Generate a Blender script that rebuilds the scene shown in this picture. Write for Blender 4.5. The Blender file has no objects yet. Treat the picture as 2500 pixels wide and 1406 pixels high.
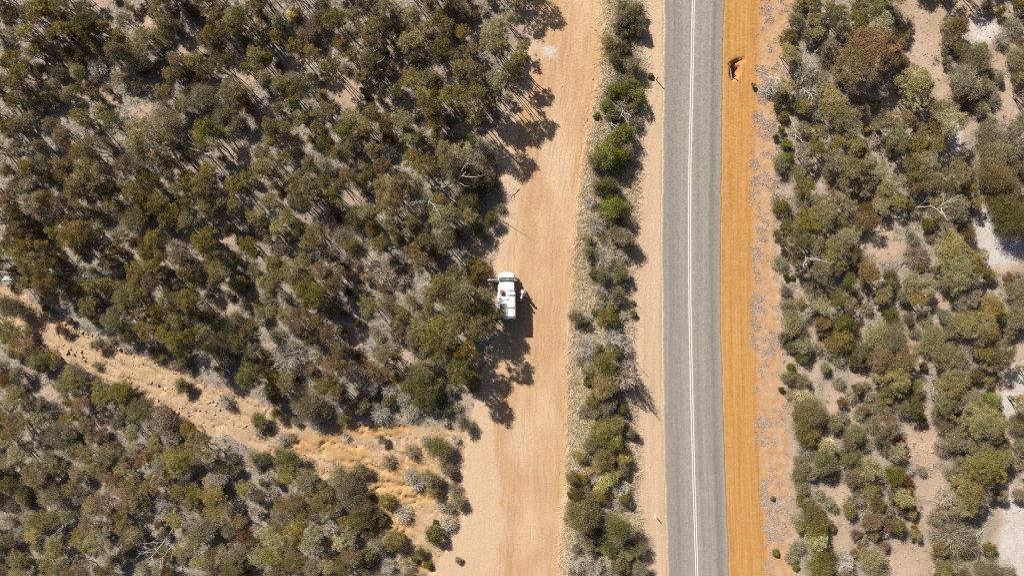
import bpy, math, random
import numpy as np
from mathutils import Vector, Matrix

random.seed(7)
rng = np.random.default_rng(7)
scene = bpy.context.scene
col = scene.collection

# ------------------------------------------------------------------ camera, sky, sun, exposure
S = 0.043                      # metres on the ground per photograph pixel
CX, CY = 1250.0, 703.0         # photograph pixel straight below the drone
H = 1250 * S / (18.0 / 24.0)   # drone height for a 24 mm lens

cam_d = bpy.data.cameras.new("camera")
cam_d.lens = 24.0
cam_d.sensor_width = 36.0
cam_d.clip_start = 0.5
cam_d.clip_end = 12000.0
cam = bpy.data.objects.new("camera", cam_d)
cam.location = (0, 0, H)
col.objects.link(cam)
scene.camera = cam

SUN_EL = math.radians(37.5)
SHX, SHY = 0.655, -0.756       # ground direction in which shadows fall
sunvec = Vector((-SHX * math.cos(SUN_EL), -SHY * math.cos(SUN_EL), math.sin(SUN_EL)))

world = bpy.data.worlds.new("World")
scene.world = world
world.use_nodes = True
wn = world.node_tree
bg = wn.nodes["Background"]
sky = wn.nodes.new("ShaderNodeTexSky")
sky.sky_type = 'NISHITA'
sky.sun_disc = False
sky.sun_elevation = SUN_EL
sky.sun_rotation = math.atan2(sunvec.x, sunvec.y)
sky.dust_density = 1.5
sky.air_density = 0.55
sky.ozone_density = 0.0
bg.inputs[1].default_value = 0.06
wn.links.new(sky.outputs[0], bg.inputs[0])

sun_d = bpy.data.lights.new("sun", 'SUN')
sun_d.energy = 5.0
sun_d.angle = math.radians(0.5)
sun_d.color = (1.0, 0.94, 0.85)
sun = bpy.data.objects.new("sun", sun_d)
sun.rotation_euler = sunvec.to_track_quat('Z', 'Y').to_euler()
sun.location = (-60, 60, 90)
col.objects.link(sun)

scene.view_settings.view_transform = 'Standard'
scene.view_settings.look = 'None'
scene.view_settings.gamma = 1.0
scene.view_settings.use_curve_mapping = False
scene.view_settings.exposure = 0.88

scene.cycles.use_denoising = False      # the photograph is grainy; keep leaf and gravel detail crisp
scene.cycles.filter_width = 1.1
scene.cycles.max_bounces = 6
scene.cycles.diffuse_bounces = 3

# ------------------------------------------------------------------ helpers
def at(px, py, h=0.0):
    """photograph pixel -> ground x, y of something whose visible top is h metres up"""
    k = S * (H - h) / H
    return (px - CX) * k, -(py - CY) * k

def tag(o, label=None, cat=None, group=None, kind=None):
    if label: o["label"] = label
    if cat: o["category"] = cat
    if group: o["group"] = group
    if kind: o["kind"] = kind
    return o

def empty(name, loc, rz=0.0):
    o = bpy.data.objects.new(name, None)
    o.empty_display_size = 0.2
    o.location = loc
    o.rotation_euler = (0, 0, rz)
    col.objects.link(o)
    return o

def link(name, me, parent=None, loc=None):
    o = bpy.data.objects.new(name, me)
    col.objects.link(o)
    if parent: o.parent = parent
    if loc is not None: o.location = loc
    return o

def np_mesh(name, V, F, mat=None, smooth=False, cv=None, extra=None):
    """V (n,3), F (m,k) with one k -> mesh"""
    V = np.asarray(V, dtype=np.float32); F = np.asarray(F, dtype=np.int32)
    me = bpy.data.meshes.new(name)
    me.vertices.add(len(V)); me.vertices.foreach_set("co", V.ravel())
    k = F.shape[1]
    me.loops.add(F.size); me.loops.foreach_set("vertex_index", F.ravel())
    me.polygons.add(len(F))
    me.polygons.foreach_set("loop_start", np.arange(len(F), dtype=np.int32) * k)
    me.polygons.foreach_set("use_smooth", np.full(len(F), bool(smooth)))
    if cv is not None:
        a = me.attributes.new("cv", 'FLOAT', 'FACE'); a.data.foreach_set("value", np.asarray(cv, dtype=np.float32))
    for nm, arr in (extra or {}).items():
        a = me.attributes.new(nm, 'FLOAT', 'POINT'); a.data.foreach_set("value", np.asarray(arr, dtype=np.float32))
    me.update(calc_edges=True)
    if mat: me.materials.append(mat)
    return me

class MB:
    """collects polygons of one part"""
    def __init__(s): s.v = []; s.f = []; s.sm = []
    def add(s, V, F, smooth=False):
        b = len(s.v); s.v += [tuple(p) for p in V]
        for f in F: s.f.append([i + b for i in f]); s.sm.append(smooth)
        return s
    def box(s, c, d, rot=None, bev=0.0):
        x, y, z = d[0] / 2, d[1] / 2, d[2] / 2
        if bev > 0:
            b = min(bev, x * .9, y * .9, z * .9)
            V = []
            for sz, ins in ((-z, b), (-z + b, 0), (z - b, 0), (z, b)):
                X, Y = x - ins, y - ins
                c8 = [(X - b, -Y), (X, -Y + b), (X, Y - b), (X - b, Y), (-X + b, Y), (-X, Y - b), (-X, -Y + b), (-X + b, -Y)]
                V += [(p[0], p[1], sz) for p in c8]
            F = [list(range(7, -1, -1)), list(range(24, 32))]
            for r in range(3):
                for i in range(8):
                    j = (i + 1) % 8
                    F.append([r * 8 + i, r * 8 + j, r * 8 + 8 + j, r * 8 + 8 + i])
        else:
            V = [(-x, -y, -z), (x, -y, -z), (x, y, -z), (-x, y, -z), (-x, -y, z), (x, -y, z), (x, y, z), (-x, y, z)]
            F = [[3, 2, 1, 0], [4, 5, 6, 7], [0, 1, 5, 4], [1, 2, 6, 5], [2, 3, 7, 6], [3, 0, 4, 7]]
        M = rot or Matrix.Identity(3)
        V = [tuple(M @ Vector(p) + Vector(c)) for p in V]
        return s.add(V, F)
    def tube(s, P, R, n=6, cap=True, smooth=True):
        P = [Vector(p) for p in P]; V = []
        for i, p in enumerate(P):
            t = (P[min(i + 1, len(P) - 1)] - P[max(i - 1, 0)])
            if t.length < 1e-9: t = Vector((0, 0, 1))
            t.normalize()
            a = Vector((1, 0, 0)) if abs(t.x) < .8 else Vector((0, 1, 0))
            u = t.cross(a).normalized(); w = t.cross(u)
            r = R[i] if hasattr(R, '__len__') else R
            for k in range(n):
                an = 2 * math.pi * k / n
                V.append(p + (u * math.cos(an) + w * math.sin(an)) * r)
        F = []
        for i in range(len(P) - 1):
            for k in range(n):
                j = (k + 1) % n
                F.append([i * n + k, i * n + j, (i + 1) * n + j, (i + 1) * n + k])
        if cap and n > 2:
            F.append(list(range(n))[::-1]); F.append([(len(P) - 1) * n + k for k in range(n)])
        return s.add(V, F, smooth)
    def ball(s, c, r, nu=12, nv=8, rot=None):
        rx, ry, rz = r if hasattr(r, '__len__') else (r, r, r)
        V = [(0, 0, -rz)]
        for i in range(1, nv):
            ph = -math.pi / 2 + math.pi * i / nv
            for k in range(nu):
                a = 2 * math.pi * k / nu
                V.append((rx * math.cos(ph) * math.cos(a), ry * math.cos(ph) * math.sin(a), rz * math.sin(ph)))
        V.append((0, 0, rz)); F = []
        for k in range(nu): F.append([0, 1 + (k + 1) % nu, 1 + k])
        for i in range(nv - 2):
            for k in range(nu):
                j = (k + 1) % nu
                F.append([1 + i * nu + k, 1 + i * nu + j, 1 + (i + 1) * nu + j, 1 + (i + 1) * nu + k])
        t = len(V) - 1
        for k in range(nu): F.append([1 + (nv - 2) * nu + k, 1 + (nv - 2) * nu + (k + 1) % nu, t])
        M = rot or Matrix.Identity(3)
        return s.add([tuple(M @ Vector(p) + Vector(c)) for p in V], F, True)
    def mesh(s, name, mat=None):
        me = bpy.data.meshes.new(name); me.from_pydata(s.v, [], s.f)
        me.polygons.foreach_set("use_smooth", s.sm); me.update()
        if mat: me.materials.append(mat)
        return me
    def build(s, name, mat, parent=None, loc=None):
        return link(name, s.mesh(name, mat), parent, loc)

# value noise in numpy (for terrain heights and scatter densities)
def vnoise(x, y, seed=0):
    x = np.asarray(x, dtype=np.float64); y = np.asarray(y, dtype=np.float64)
    xi = np.floor(x).astype(np.int64); yi = np.floor(y).astype(np.int64)
    fx = x - xi; fy = y - yi
    fx = fx * fx * (3 - 2 * fx); fy = fy * fy * (3 - 2 * fy)
    def h(a, b):
        n = (a * 374761393 + b * 668265263 + seed * 974634211) & 0x7fffffff
        n = ((n ^ (n >> 13)) * 1274126177) & 0x7fffffff
        n = n ^ (n >> 16)
        return (n & 0xffff) / 65535.0
    return (h(xi, yi) * (1 - fx) + h(xi + 1, yi) * fx) * (1 - fy) + (h(xi, yi + 1) * (1 - fx) + h(xi + 1, yi + 1) * fx) * fy
def fbm(x, y, seed=0, o=3):
    t = 0; a = .5; m = 0
    for i in range(o):
        t = t + a * vnoise(x * 2 ** i, y * 2 ** i, seed + i); m += a; a *= .5
    return t / m

# ------------------------------------------------------------------ materials
class NT:
    def __init__(s, name):
        s.m = bpy.data.materials.new(name); s.m.use_nodes = True
        s.t = s.m.node_tree; s.n = s.t.nodes
        s.b = s.n["Principled BSDF"]; s.out = s.n["Material Output"]
    def new(s, typ, **kw):
        n = s.n.new(typ)
        for k, v in kw.items(): setattr(n, k, v)
        return n
    def put(s, sock, v):
        if v is None: return
        if hasattr(v, 'is_output') or hasattr(v, 'links'): s.t.links.new(v, sock)
        else:
            if hasattr(sock.default_value, '__len__') and hasattr(v, '__len__') and len(v) == 3 and len(sock.default_value) == 4: v = (*v, 1)
            sock.default_value = v
    def math(s, op, a, b=None, clamp=False):
        n = s.new("ShaderNodeMath", operation=op, use_clamp=clamp); s.put(n.inputs[0], a); s.put(n.inputs[1], b); return n.outputs[0]
    def mix(s, f, a, b, mode='MIX'):
        n = s.new("ShaderNodeMix", data_type='RGBA', blend_type=mode)
        s.put(n.inputs[0], f); s.put(n.inputs[6], a); s.put(n.inputs[7], b); return n.outputs[2]
    def attr(s, name):
        return s.new("ShaderNodeAttribute", attribute_name=name).outputs['Fac']
    def pos(s):
        return s.new("ShaderNodeNewGeometry").outputs['Position']
    def obj(s):
        return s.new("ShaderNodeTexCoord").outputs['Object']
    def vec(s, x, y, z=0.0):
        n = s.new("ShaderNodeCombineXYZ"); s.put(n.inputs[0], x); s.put(n.inputs[1], y); s.put(n.inputs[2], z); return n.outputs[0]
    def noise(s, v, scale, det=3.0, rough=.55):
        n = s.new("ShaderNodeTexNoise"); s.put(n.inputs['Vector'], v)
        n.inputs['Scale'].default_value = scale; n.inputs['Detail'].default_value = det; n.inputs['Roughness'].default_value = rough
        return n.outputs['Fac']
    def rng(s, v, a, b, c=0.0, d=1.0, smooth=False):
        n = s.new("ShaderNodeMapRange"); n.interpolation_type = 'SMOOTHSTEP' if smooth else 'LINEAR'
        s.put(n.inputs[0], v)
        for i, q in enumerate((a, b, c, d)): n.inputs[i + 1].default_value = q
        return n.outputs[0]
    def bump(s, h, strength=.4, dist=.02):
        n = s.new("ShaderNodeBump"); n.inputs['Strength'].default_value = strength; n.inputs['Distance'].default_value = dist
        s.put(n.inputs['Height'], h); s.put(s.b.inputs['Normal'], n.outputs[0])
    def fin(s, c=None, rough=.8, metal=0.0, spec=.3):
        if c is not None: s.put(s.b.inputs['Base Color'], c)
        s.put(s.b.inputs['Roughness'], rough); s.put(s.b.inputs['Metallic'], metal)
        s.b.inputs['Specular IOR Level'].default_value = spec
        return s.m

def plain(name, c, rough=.6, metal=0.0, var=.12, scale=9.0, spec=.4):
    n = NT(name); f = n.noise(n.obj(), scale, 4)
    k = n.rng(f, .25, .75, 1 - var, 1 + var)
    v = n.new("ShaderNodeVectorMath", operation='SCALE'); v.inputs[0].default_value = c; n.put(v.inputs['Scale'], k)
    n.fin(v.outputs[0], n.rng(f, .2, .8, max(.05, rough - .08), min(1, rough + .08)), metal, spec)
    return n.m

PAL = {  # foliage colours: (dark, light) of the leaves themselves, name used in labels
    'o': ((.140, .115, .030), (.285, .240, .080), 'olive'),
    'g': ((.110, .110, .028), (.240, .230, .072), 'green'),
    'v': ((.095, .122, .016), (.270, .285, .050), 'vivid-green'),
    'p': ((.205, .182, .082), (.350, .315, .160), 'pale-olive'),
    'y': ((.185, .138, .032), (.320, .240, .066), 'golden'),
    'b': ((.140, .096, .044), (.265, .190, .096), 'brownish'),
    'r': ((.160, .095, .040), (.285, .172, .078), 'rusty'),
    'e': ((.175, .160, .094), (.325, .298, .192), 'grey-green'),
    'd': ((.090, .083, .024), (.190, .174, .056), 'dark-green'),
    'f': ((.300, .280, .090), (.660, .620, .330), 'yellow-flowering'),
    'w': ((.290, .270, .246), (.470, .442, .405), 'pale-grey'),
    'k': ((.265, .212, .180), (.410, .338, .292), 'pinkish-grey'),
}
def leaf_mat(key):
    A, B, nm = PAL[key]
    n = NT("foliage_" + nm.replace(' ', '_').replace('-', '_'))
    oi = n.new("ShaderNodeObjectInfo")
    c = n.mix(n.attr("cv"), tuple(q * w for q, w in zip(A, (1.12, 1.05, .90))), tuple(q * w for q, w in zip(B, (1.12, 1.05, .90))))
    hs = n.new("ShaderNodeHueSaturation")
    n.put(hs.inputs['Hue'], n.rng(oi.outputs['Random'], 0, 1, .485, .515))
    r2 = n.math('FRACT', n.math('MULTIPLY', oi.outputs['Random'], 17.31))
    n.put(hs.inputs['Value'], n.rng(r2, 0, 1, .78, 1.22))
    r3 = n.math('FRACT', n.math('MULTIPLY', oi.outputs['Random'], 7.77))
    n.put(hs.inputs['Saturation'], n.rng(r3, 0, 1, .74, 1.10))
    n.put(hs.inputs['Color'], c)
    n.fin(hs.outputs[0], .7, 0, .08)
    if key not in 'wk':
        tr = n.new("ShaderNodeBsdfTranslucent"); n.put(tr.inputs[0], hs.outputs[0])
        mx = n.new("ShaderNodeMixShader"); mx.inputs[0].default_value = .34
        n.t.links.new(n.b.outputs[0], mx.inputs[1]); n.t.links.new(tr.outputs[0], mx.inputs[2])
        n.t.links.new(mx.outputs[0], n.out.inputs[0])
    return n.m
LEAF = {k: leaf_mat(k) for k in PAL}
BARK = plain("bark_grey_brown", (.20, .165, .13), .85, var=.35, scale=14)
DEADWOOD = plain("weathered_dead_wood", (.40, .365, .325), .8, var=.3, scale=12)

# ------------------------------------------------------------------ zones of the site (photograph pixels of flat ground)
YS = [-400, 0, 200, 400, 600, 800, 1000, 1200, 1406, 1800]
ROAD_L = ([-400, 0, 300, 560, 700, 900, 1100, 1250, 1406, 1800], [1628, 1621, 1618, 1615, 1616, 1617, 1621, 1625, 1630, 1648])
ROAD_R = ([-400, 0, 300, 560, 800, 1000, 1200, 1406, 1800], [1776, 1767, 1763, 1760, 1760, 1765, 1772, 1780, 1800])
LINE_C = ([-400, 0, 200, 400, 560, 750, 950, 1150, 1406, 1800], [1700, 1692.5, 1688.5, 1684, 1683, 1684, 1688, 1693, 1701, 1718])
MED_L = (YS, [1520, 1480, 1466, 1432, 1408, 1397, 1391, 1386, 1372, 1350])
MED_R = (YS, [1560, 1562, 1570, 1556, 1548, 1543, 1546, 1556, 1566, 1580])
TRK_L = ([-400, 0, 100, 200, 300, 400, 550, 650, 800, 900, 1000, 1100, 1200, 1300, 1406, 1800],
         [1310, 1300, 1288, 1262, 1222, 1214, 1230, 1205, 1206, 1180, 1150, 1136, 1134, 1118, 1050, 980])
ORG_R = (YS, [1875, 1862, 1850, 1841, 1838, 1842, 1850, 1864, 1878, 1900])
BUSH_L = ([-400, 0, 100, 200, 400, 600, 800, 1000, 1200, 1406, 1800], [1960, 1942, 1922, 1902, 1890, 1894, 1904, 1918, 1924, 1932, 1945])
WASH_U = ([-200, 0, 60, 150, 250, 330, 420, 500, 600, 700, 780, 870, 1000, 1130, 1180], [600, 688, 722, 788, 828, 868, 898, 932, 962, 1015, 1060, 1030, 1035, 1050, 1060])
WASH_D = ([-200, 0, 60, 130, 230, 330, 380, 450, 560, 640, 700, 760, 840, 900, 950, 985, 1040, 1180], [690, 792, 812, 885, 932, 958, 992, 1042, 1066, 1105, 1112, 1160, 1170, 1215, 1295, 1360, 1430, 1500])
def bnd(b, py): return np.interp(py, b[0], b[1])
def sstep(a, b, x):
    t = np.clip((x - a) / (b - a), 0, 1); return t * t * (3 - 2 * t)
def band(v, lo, hi, w): return sstep(lo - w, lo + w, v) * (1 - sstep(hi - w, hi + w, v))

def ell(text):
    out = []
    for ln in text.split():
        out.append([float(q) for q in ln.split(',')])
    return out
CROPS = {'A': (0, 0), 'B': (640, 0), 'C': (1280, 0), 'D': (1860, 0), 'E': (0, 470), 'F': (640, 470), 'G': (1280, 470),
         'X': (1860, 470), 'I': (0, 926), 'J': (640, 926), 'K': (1280, 926), 'L': (1860, 926)}
K = 640 / 1875.0
# bare clearings: crop, then centre x, y and half sizes in that crop's enlarged pixels
CLEAR_T = {
 'A': "720,30,60,45 1080,180,65,50 660,380,45,40 270,560,55,45 1330,340,100,45 1740,560,90,65 1040,790,90,60 1690,1100,85,95 830,720,60,40 420,850,60,35 1640,380,60,35",
 'B': "650,660,150,110 280,450,100,40 520,570,60,60 240,1000,90,60 1460,930,90,45 1860,120,60,90 350,430,40,40 1560,960,110,50 1000,520,50,40 900,760,60,50",
 'E': "1640,330,90,40 1590,840,90,70 940,470,70,40 450,410,60,40 620,230,40,60",
 'F': "650,40,60,50 550,240,120,40 700,450,90,110 650,590,60,60 590,960,50,50 710,1010,60,60 670,1080,50,50 1010,1160,50,70 1030,1220,70,50 1560,960,130,60 1540,1180,90,90 1600,350,110,90",
 'I': "360,90,60,50 700,300,80,40 790,350,70,40 190,640,40,30",
 'D': "1130,60,160,120 1180,250,130,160 1120,440,90,90 1290,560,70,100 1300,680,60,60 1450,900,60,60 1600,200,150,120 1750,700,70,150 1400,60,200,80 1680,430,50,60 1560,1000,50,50",
 'X': "1620,230,110,110 1720,430,170,130 800,300,130,90 900,400,120,80 1240,780,100,60 700,960,40,60 350,1010,60,40 1050,1060,50,80 340,1270,70,70 700,1290,60,60 1840,1080,60,120 1820,1330,110,100",
 'L': "520,130,70,110 640,280,70,60 1140,480,140,150 1180,760,90,90 540,820,130,70 560,960,80,90 560,1130,70,90 1150,1000,100,90 1050,1300,190,130 1780,1240,130,190 1800,880,110,130 1780,60,120,90 1800,400,40,80 1250,720,60,60",
}
CLEAR = []
for kx, tx in CLEAR_T.items():
    for cx, cy, a, b in ell(tx):
        CLEAR.append((CROPS[kx][0] + cx * K, CROPS[kx][1] + cy * K, a * K, b * K))
WHITE = [(1340, 126, 17, 17), (2400, 70, 42, 34), (2350, 110, 26, 18), (2440, 610, 60, 46), (2410, 545, 34, 36), (2480, 1330, 44, 70), (2490, 930, 30, 40), (2478, 1240, 30, 44), (2468, 985, 30, 40), (2330, 330, 16, 40), (2490, 1400, 40, 40), (1290, 392, 5, 5)]
ORANGE_P = [(770, 1085, 75, 26), (850, 1110, 60, 22), (900, 1055, 90, 18), (960, 1050, 50, 14), (950, 1240, 75, 110), (1000, 1180, 80, 70), (860, 1140, 60, 30), (1010, 1375, 40, 30), (840, 1040, 40, 20)]

def ellmask(px, py, L, soft=.5):
    m = np.zeros_like(px)
    for (a, b, rx, ry) in L:
        d = np.sqrt(((px - a) / rx) ** 2 + ((py - b) / ry) ** 2)
        m = np.maximum(m, 1 - sstep(1 - soft, 1 + soft, d))
    return m

def zones(x, y):
    """ground masks at world x, y (arrays)"""
    x = np.asarray(x, dtype=np.float64); y = np.asarray(y, dtype=np.float64)
    px = CX + x / S; py = CY - y / S
    wob = (fbm(x * .8, y * .8, 5) - .5) * 22
    wob2 = (fbm(x * 2.2, y * 2.2, 15) - .5) * 12
    z = {}
    rl, rr = bnd(ROAD_L, py), bnd(ROAD_R, py)
    ml, mr = bnd(MED_L, py) + wob * .5, bnd(MED_R, py) + wob * .5
    tl = bnd(TRK_L, py) + wob
    org, bl = bnd(ORG_R, py) + wob2, bnd(BUSH_L, py) + wob
    z['road'] = band(px, rl, rr, 1.5)
    z['pale'] = band(px, mr, rl, 4)
    z['median'] = band(px, ml, mr, 5)
    z['track'] = band(px, tl, ml, 6)
    z['orange'] = sstep(-3, 3, px - rr) * (1 - sstep(-16, 16, px - org))
    z['verge'] = band(px, org - 8, bl, 7)
    west = 1 - sstep(-6, 6, px - tl)
    u, d = bnd(WASH_U, px) + wob, bnd(WASH_D, px) + wob
    inw = band(py, u, d, 8) * west
    inw = np.where(px > 1180, 0, inw)
    z['wash'] = inw
    z['rust'] = ellmask(px, py, ORANGE_P, .5) * west
    z['clear'] = ellmask(px + wob2, py + wob2, CLEAR, .4)
    z['white'] = ellmask(px + wob2 * 1.5, py + wob * .9, WHITE, .6)
    z['west'] = west; z['east'] = sstep(-6, 6, px - bl)
    bush = np.maximum(west, z['east'])
    z['bush'] = bush * (1 - inw)
    edge = sstep(10, 60, np.abs(px - tl)) * sstep(5, 40, np.abs(px - bl))
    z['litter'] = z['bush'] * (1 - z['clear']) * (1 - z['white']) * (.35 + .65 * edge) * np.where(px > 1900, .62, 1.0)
    z['lat'] = (px - np.where(px < (tl + ml) / 2 + 300, ml, rr)) * S
    z['tedge'] = band(px, tl - 10, tl + np.interp(py, [0, 250, 450, 700, 950, 1150, 1406], [10, 40, 45, 15, 40, 85, 130]), 14)
    z['px'] = px; z['py'] = py
    return z

PIT = (1791, 174)
def height(x, y, z=None):
    z = z or zones(x, y)
    px, py = z['px'], z['py']
    rough = np.clip(z['bush'] + z['wash'], 0, 1)
    h = rough * ((fbm(x * .11, y * .11, 31) - .5) * .5 + (fbm(x * .9, y * .9, 41, 2) - .5) * .10)
    h = h + z['median'] * .10 + z['wash'] * (-.12)
    # rain-cut ruts running along the side track
    tx = px * .88 + py * .47; tn = -px * .47 + py * .88
    rut = np.abs(fbm(tx * .012, tn * .085, 61, 2) - .5)
    h = h - z['wash'] * (.22 * (1 - sstep(0, .09, rut)))
    bank = np.abs(fbm(px * .02 + 3, py * .055, 71, 2) - .5)
    h = h - z['rust'] * .22 * (1 - sstep(0, .10, bank))
    h = h + (1 - rough) * (fbm(x * .5, y * .5, 81, 2) - .5) * .03
    h = h - z['road'] * .05
    # low windrow along the graded edge of the gravel track
    ml = bnd(MED_L, py)
    h = h + .07 * np.exp(-((px - ml + 6) / 5.0) ** 2) * (.5 + vnoise(x * .4, y * .4, 3))
    # washed-out hole beside the culvert
    a = (px - PIT[0]) / 8.0; b = (py - PIT[1]) / 22.0
    sk = a + .30 * b
    wid = np.where(sk < 0, 1.0, 1.9)
    h = h - 1.15 * (1 - sstep(.45, 1.25, np.sqrt((sk / wid) ** 2 + b ** 2) + (fbm(x * 2.2, y * 2.2, 95, 3) - .5) * .9))
    a2 = (px - 1800) / 17.0; b2 = (py - 150) / 9.0
    dd = np.sqrt(((a2 + b2 * .8)) ** 2 + b2 ** 2)
    h = h - .35 * (1 - sstep(.3, 1.1, dd)) * (.4 + fbm(x * 2.5, y * 2.5, 91, 2))
    return h
def gz(x, y): return float(height(np.array([x]), np.array([y]))[0])

# ------------------------------------------------------------------ ground sheet, cut along its zones
def axis(lo, hi, step, far):
    a = np.arange(lo, hi + step * .5, step); out = []; d = step; p = a[-1]
    while p < far: d *= 1.45; p += d; out.append(p)
    o2 = []; d = step; p = a[0]
    while p > -far: d *= 1.45; p -= d; o2.append(p)
    return np.concatenate([np.array(o2[::-1]), a, np.array(out)])
gx = axis(-60, 60, .2, 4000); gy = axis(-36, 36, .2, 4000)
GX, GY = np.meshgrid(gx, gy)
fx, fy = GX.ravel(), GY.ravel()
Z = zones(fx, fy)
GZ = height(fx, fy, Z)

def ground_material():
    n = NT("site_earth"); P = n.pos()
    n1 = n.noise(P, 1.3, 5, .6); n2 = n.noise(P, 4.5, 4, .65); n3 = n.noise(P, 15, 3, .7); nl = n.noise(P, .22, 3)
    sep = n.new("ShaderNodeSeparateXYZ"); n.put(sep.inputs[0], P)
    lat = n.attr("lat")
    st = n.noise(n.vec(n.math('MULTIPLY', lat, 2.2), n.math('MULTIPLY', sep.outputs[1], .06), 0.0), 1.0, 4, .6)
    st2 = n.noise(n.vec(n.math('MULTIPLY', lat, 7.0), n.math('MULTIPLY', sep.outputs[1], .12), 3.0), 1.0, 3, .6)
    def msk(name, jit=.5, w=.18, ns=None):
        a = n.math('ADD', n.attr(name), n.math('MULTIPLY', n.math('SUBTRACT', ns or n1, .5), jit))
        return n.rng(a, .5 - w, .5 + w, 0, 1, True)
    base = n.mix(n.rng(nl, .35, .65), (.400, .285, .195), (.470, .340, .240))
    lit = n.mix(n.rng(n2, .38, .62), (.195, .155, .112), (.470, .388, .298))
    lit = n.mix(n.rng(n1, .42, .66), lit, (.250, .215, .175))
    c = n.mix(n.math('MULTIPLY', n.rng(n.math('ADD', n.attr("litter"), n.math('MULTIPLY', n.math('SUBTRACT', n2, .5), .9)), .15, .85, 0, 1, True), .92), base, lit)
    wash = n.mix(n.rng(n1, .3, .7), (.455, .295, .160), (.500, .350, .215))
    wash = n.mix(n.rng(n2, .52, .72), wash, (.36, .25, .16))
    c = n.mix(msk("wash"), c, wash)
    c = n.mix(n.math('MULTIPLY', n.rng(n.math('ADD', n.attr("rust"), n.math('MULTIPLY', n.math('SUBTRACT', n1, .5), 1.3)), .25, 1.0, 0, .8, True), 1.0), c, (.475, .275, .105))
    c = n.mix(msk("median", .8, .25), c, n.mix(n.rng(n2, .35, .65), (.40, .30, .195), (.50, .39, .265)))
    trk = n.mix(n.rng(st, .36, .64), (.480, .285, .145), (.560, .352, .190))
    trk = n.mix(n.rng(n.noise(n.vec(n.math('MULTIPLY', sep.outputs[0], .30), n.math('MULTIPLY', sep.outputs[1], .11), 7.0), 1.0, 4, .6), .46, .64), trk, (.585, .405, .250))
    trk = n.mix(n.math('MULTIPLY', n.math('MULTIPLY', n.rng(st2, .52, .62), n.rng(nl, .36, .56)), .55), trk, (.415, .235, .120))
    trk = n.mix(n.math('MULTIPLY', msk("tedge", .5, .4), .8), trk, (.575, .412, .265))
    c = n.mix(msk("track", .9, .35), c, trk)
    pale = n.mix(n.rng(st, .35, .65), (.505, .345, .212), (.575, .412, .270))
    pale = n.mix(n.math('MULTIPLY', n.rng(st2, .56, .66), .5), pale, (.64, .46, .29))
    c = n.mix(msk("pale", .4, .25), c, pale)
    verge = n.mix(n.rng(n1, .35, .62), (.450, .245, .105), (.520, .330, .195))
    verge = n.mix(n.math('MULTIPLY', n.rng(n2, .55, .72), .18), verge, (.33, .275, .23))
    c = n.mix(msk("verge", .7, .3), c, verge)
    org = n.mix(n.rng(st, .34, .66), (.415, .195, .046), (.520, .265, .080))
    org = n.mix(n.rng(n1, .44, .68, 0, .35), org, (.530, .295, .110))
    org = n.mix(n.math('MULTIPLY', n.rng(st2, .54, .66), .42), org, (.59, .355, .155))
    c = n.mix(msk("orange", .8, .42), c, org)
    c = n.mix(n.math('MULTIPLY', msk("white", 1.1, .5), .88), c, n.mix(n.rng(n2, .3, .7), (.50, .435, .385), (.60, .555, .515)))
    sp = n.math('MULTIPLY', n.rng(n.noise(P, 5, 4, .8), .36, .64, .88, 1.12), n.rng(n.noise(P, 22, 2, .75), .36, .64, .91, 1.09))
    v = n.new("ShaderNodeVectorMath", operation='SCALE'); n.put(v.inputs[0], n.mix(1.0, c, (.72, .75, .785), 'MULTIPLY')); n.put(v.inputs['Scale'], sp)
    n.bump(n.math('ADD', n3, n.math('MULTIPLY', n2, 1.5)), .5, .03)
    return n.fin(v.outputs[0], .92, 0, .15)
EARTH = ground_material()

nx, ny = len(gx), len(gy)
ii, jj = np.meshgrid(np.arange(nx - 1), np.arange(ny - 1))
q0 = (jj * nx + ii).ravel()
QUADS = np.stack([q0, q0 + 1, q0 + 1 + nx, q0 + nx], 1)
def fmean(a): return a[QUADS].mean(1)
zid = np.zeros(len(QUADS), dtype=int)
for i, nm in ((1, 'wash'), (2, 'track'), (3, 'pale'), (5, 'verge'), (4, 'orange'), (6, 'median'), (7, 'white')):
    zid[fmean(Z[nm]) > .5] = i
zid[(zid == 7) & (fmean(Z['px']) < 1900)] = 2
VALL = np.stack([fx, fy, GZ], 1)
ATT = {k: Z[k] for k in ('litter', 'wash', 'rust', 'median', 'track', 'pale', 'verge', 'orange', 'white', 'lat', 'tedge')}
for i, nm in enumerate(('ground', 'eroded_dirt_track', 'gravel_track', 'pale_road_shoulder', 'orange_road_shoulder', 'road_verge', 'median_strip', 'white_sand')):
    Q = QUADS[zid == i]
    used, inv = np.unique(Q, return_inverse=True)
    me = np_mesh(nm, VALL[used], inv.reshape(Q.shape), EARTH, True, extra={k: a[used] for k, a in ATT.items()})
    o = link(nm, me); o["kind"] = "structure"

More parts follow.
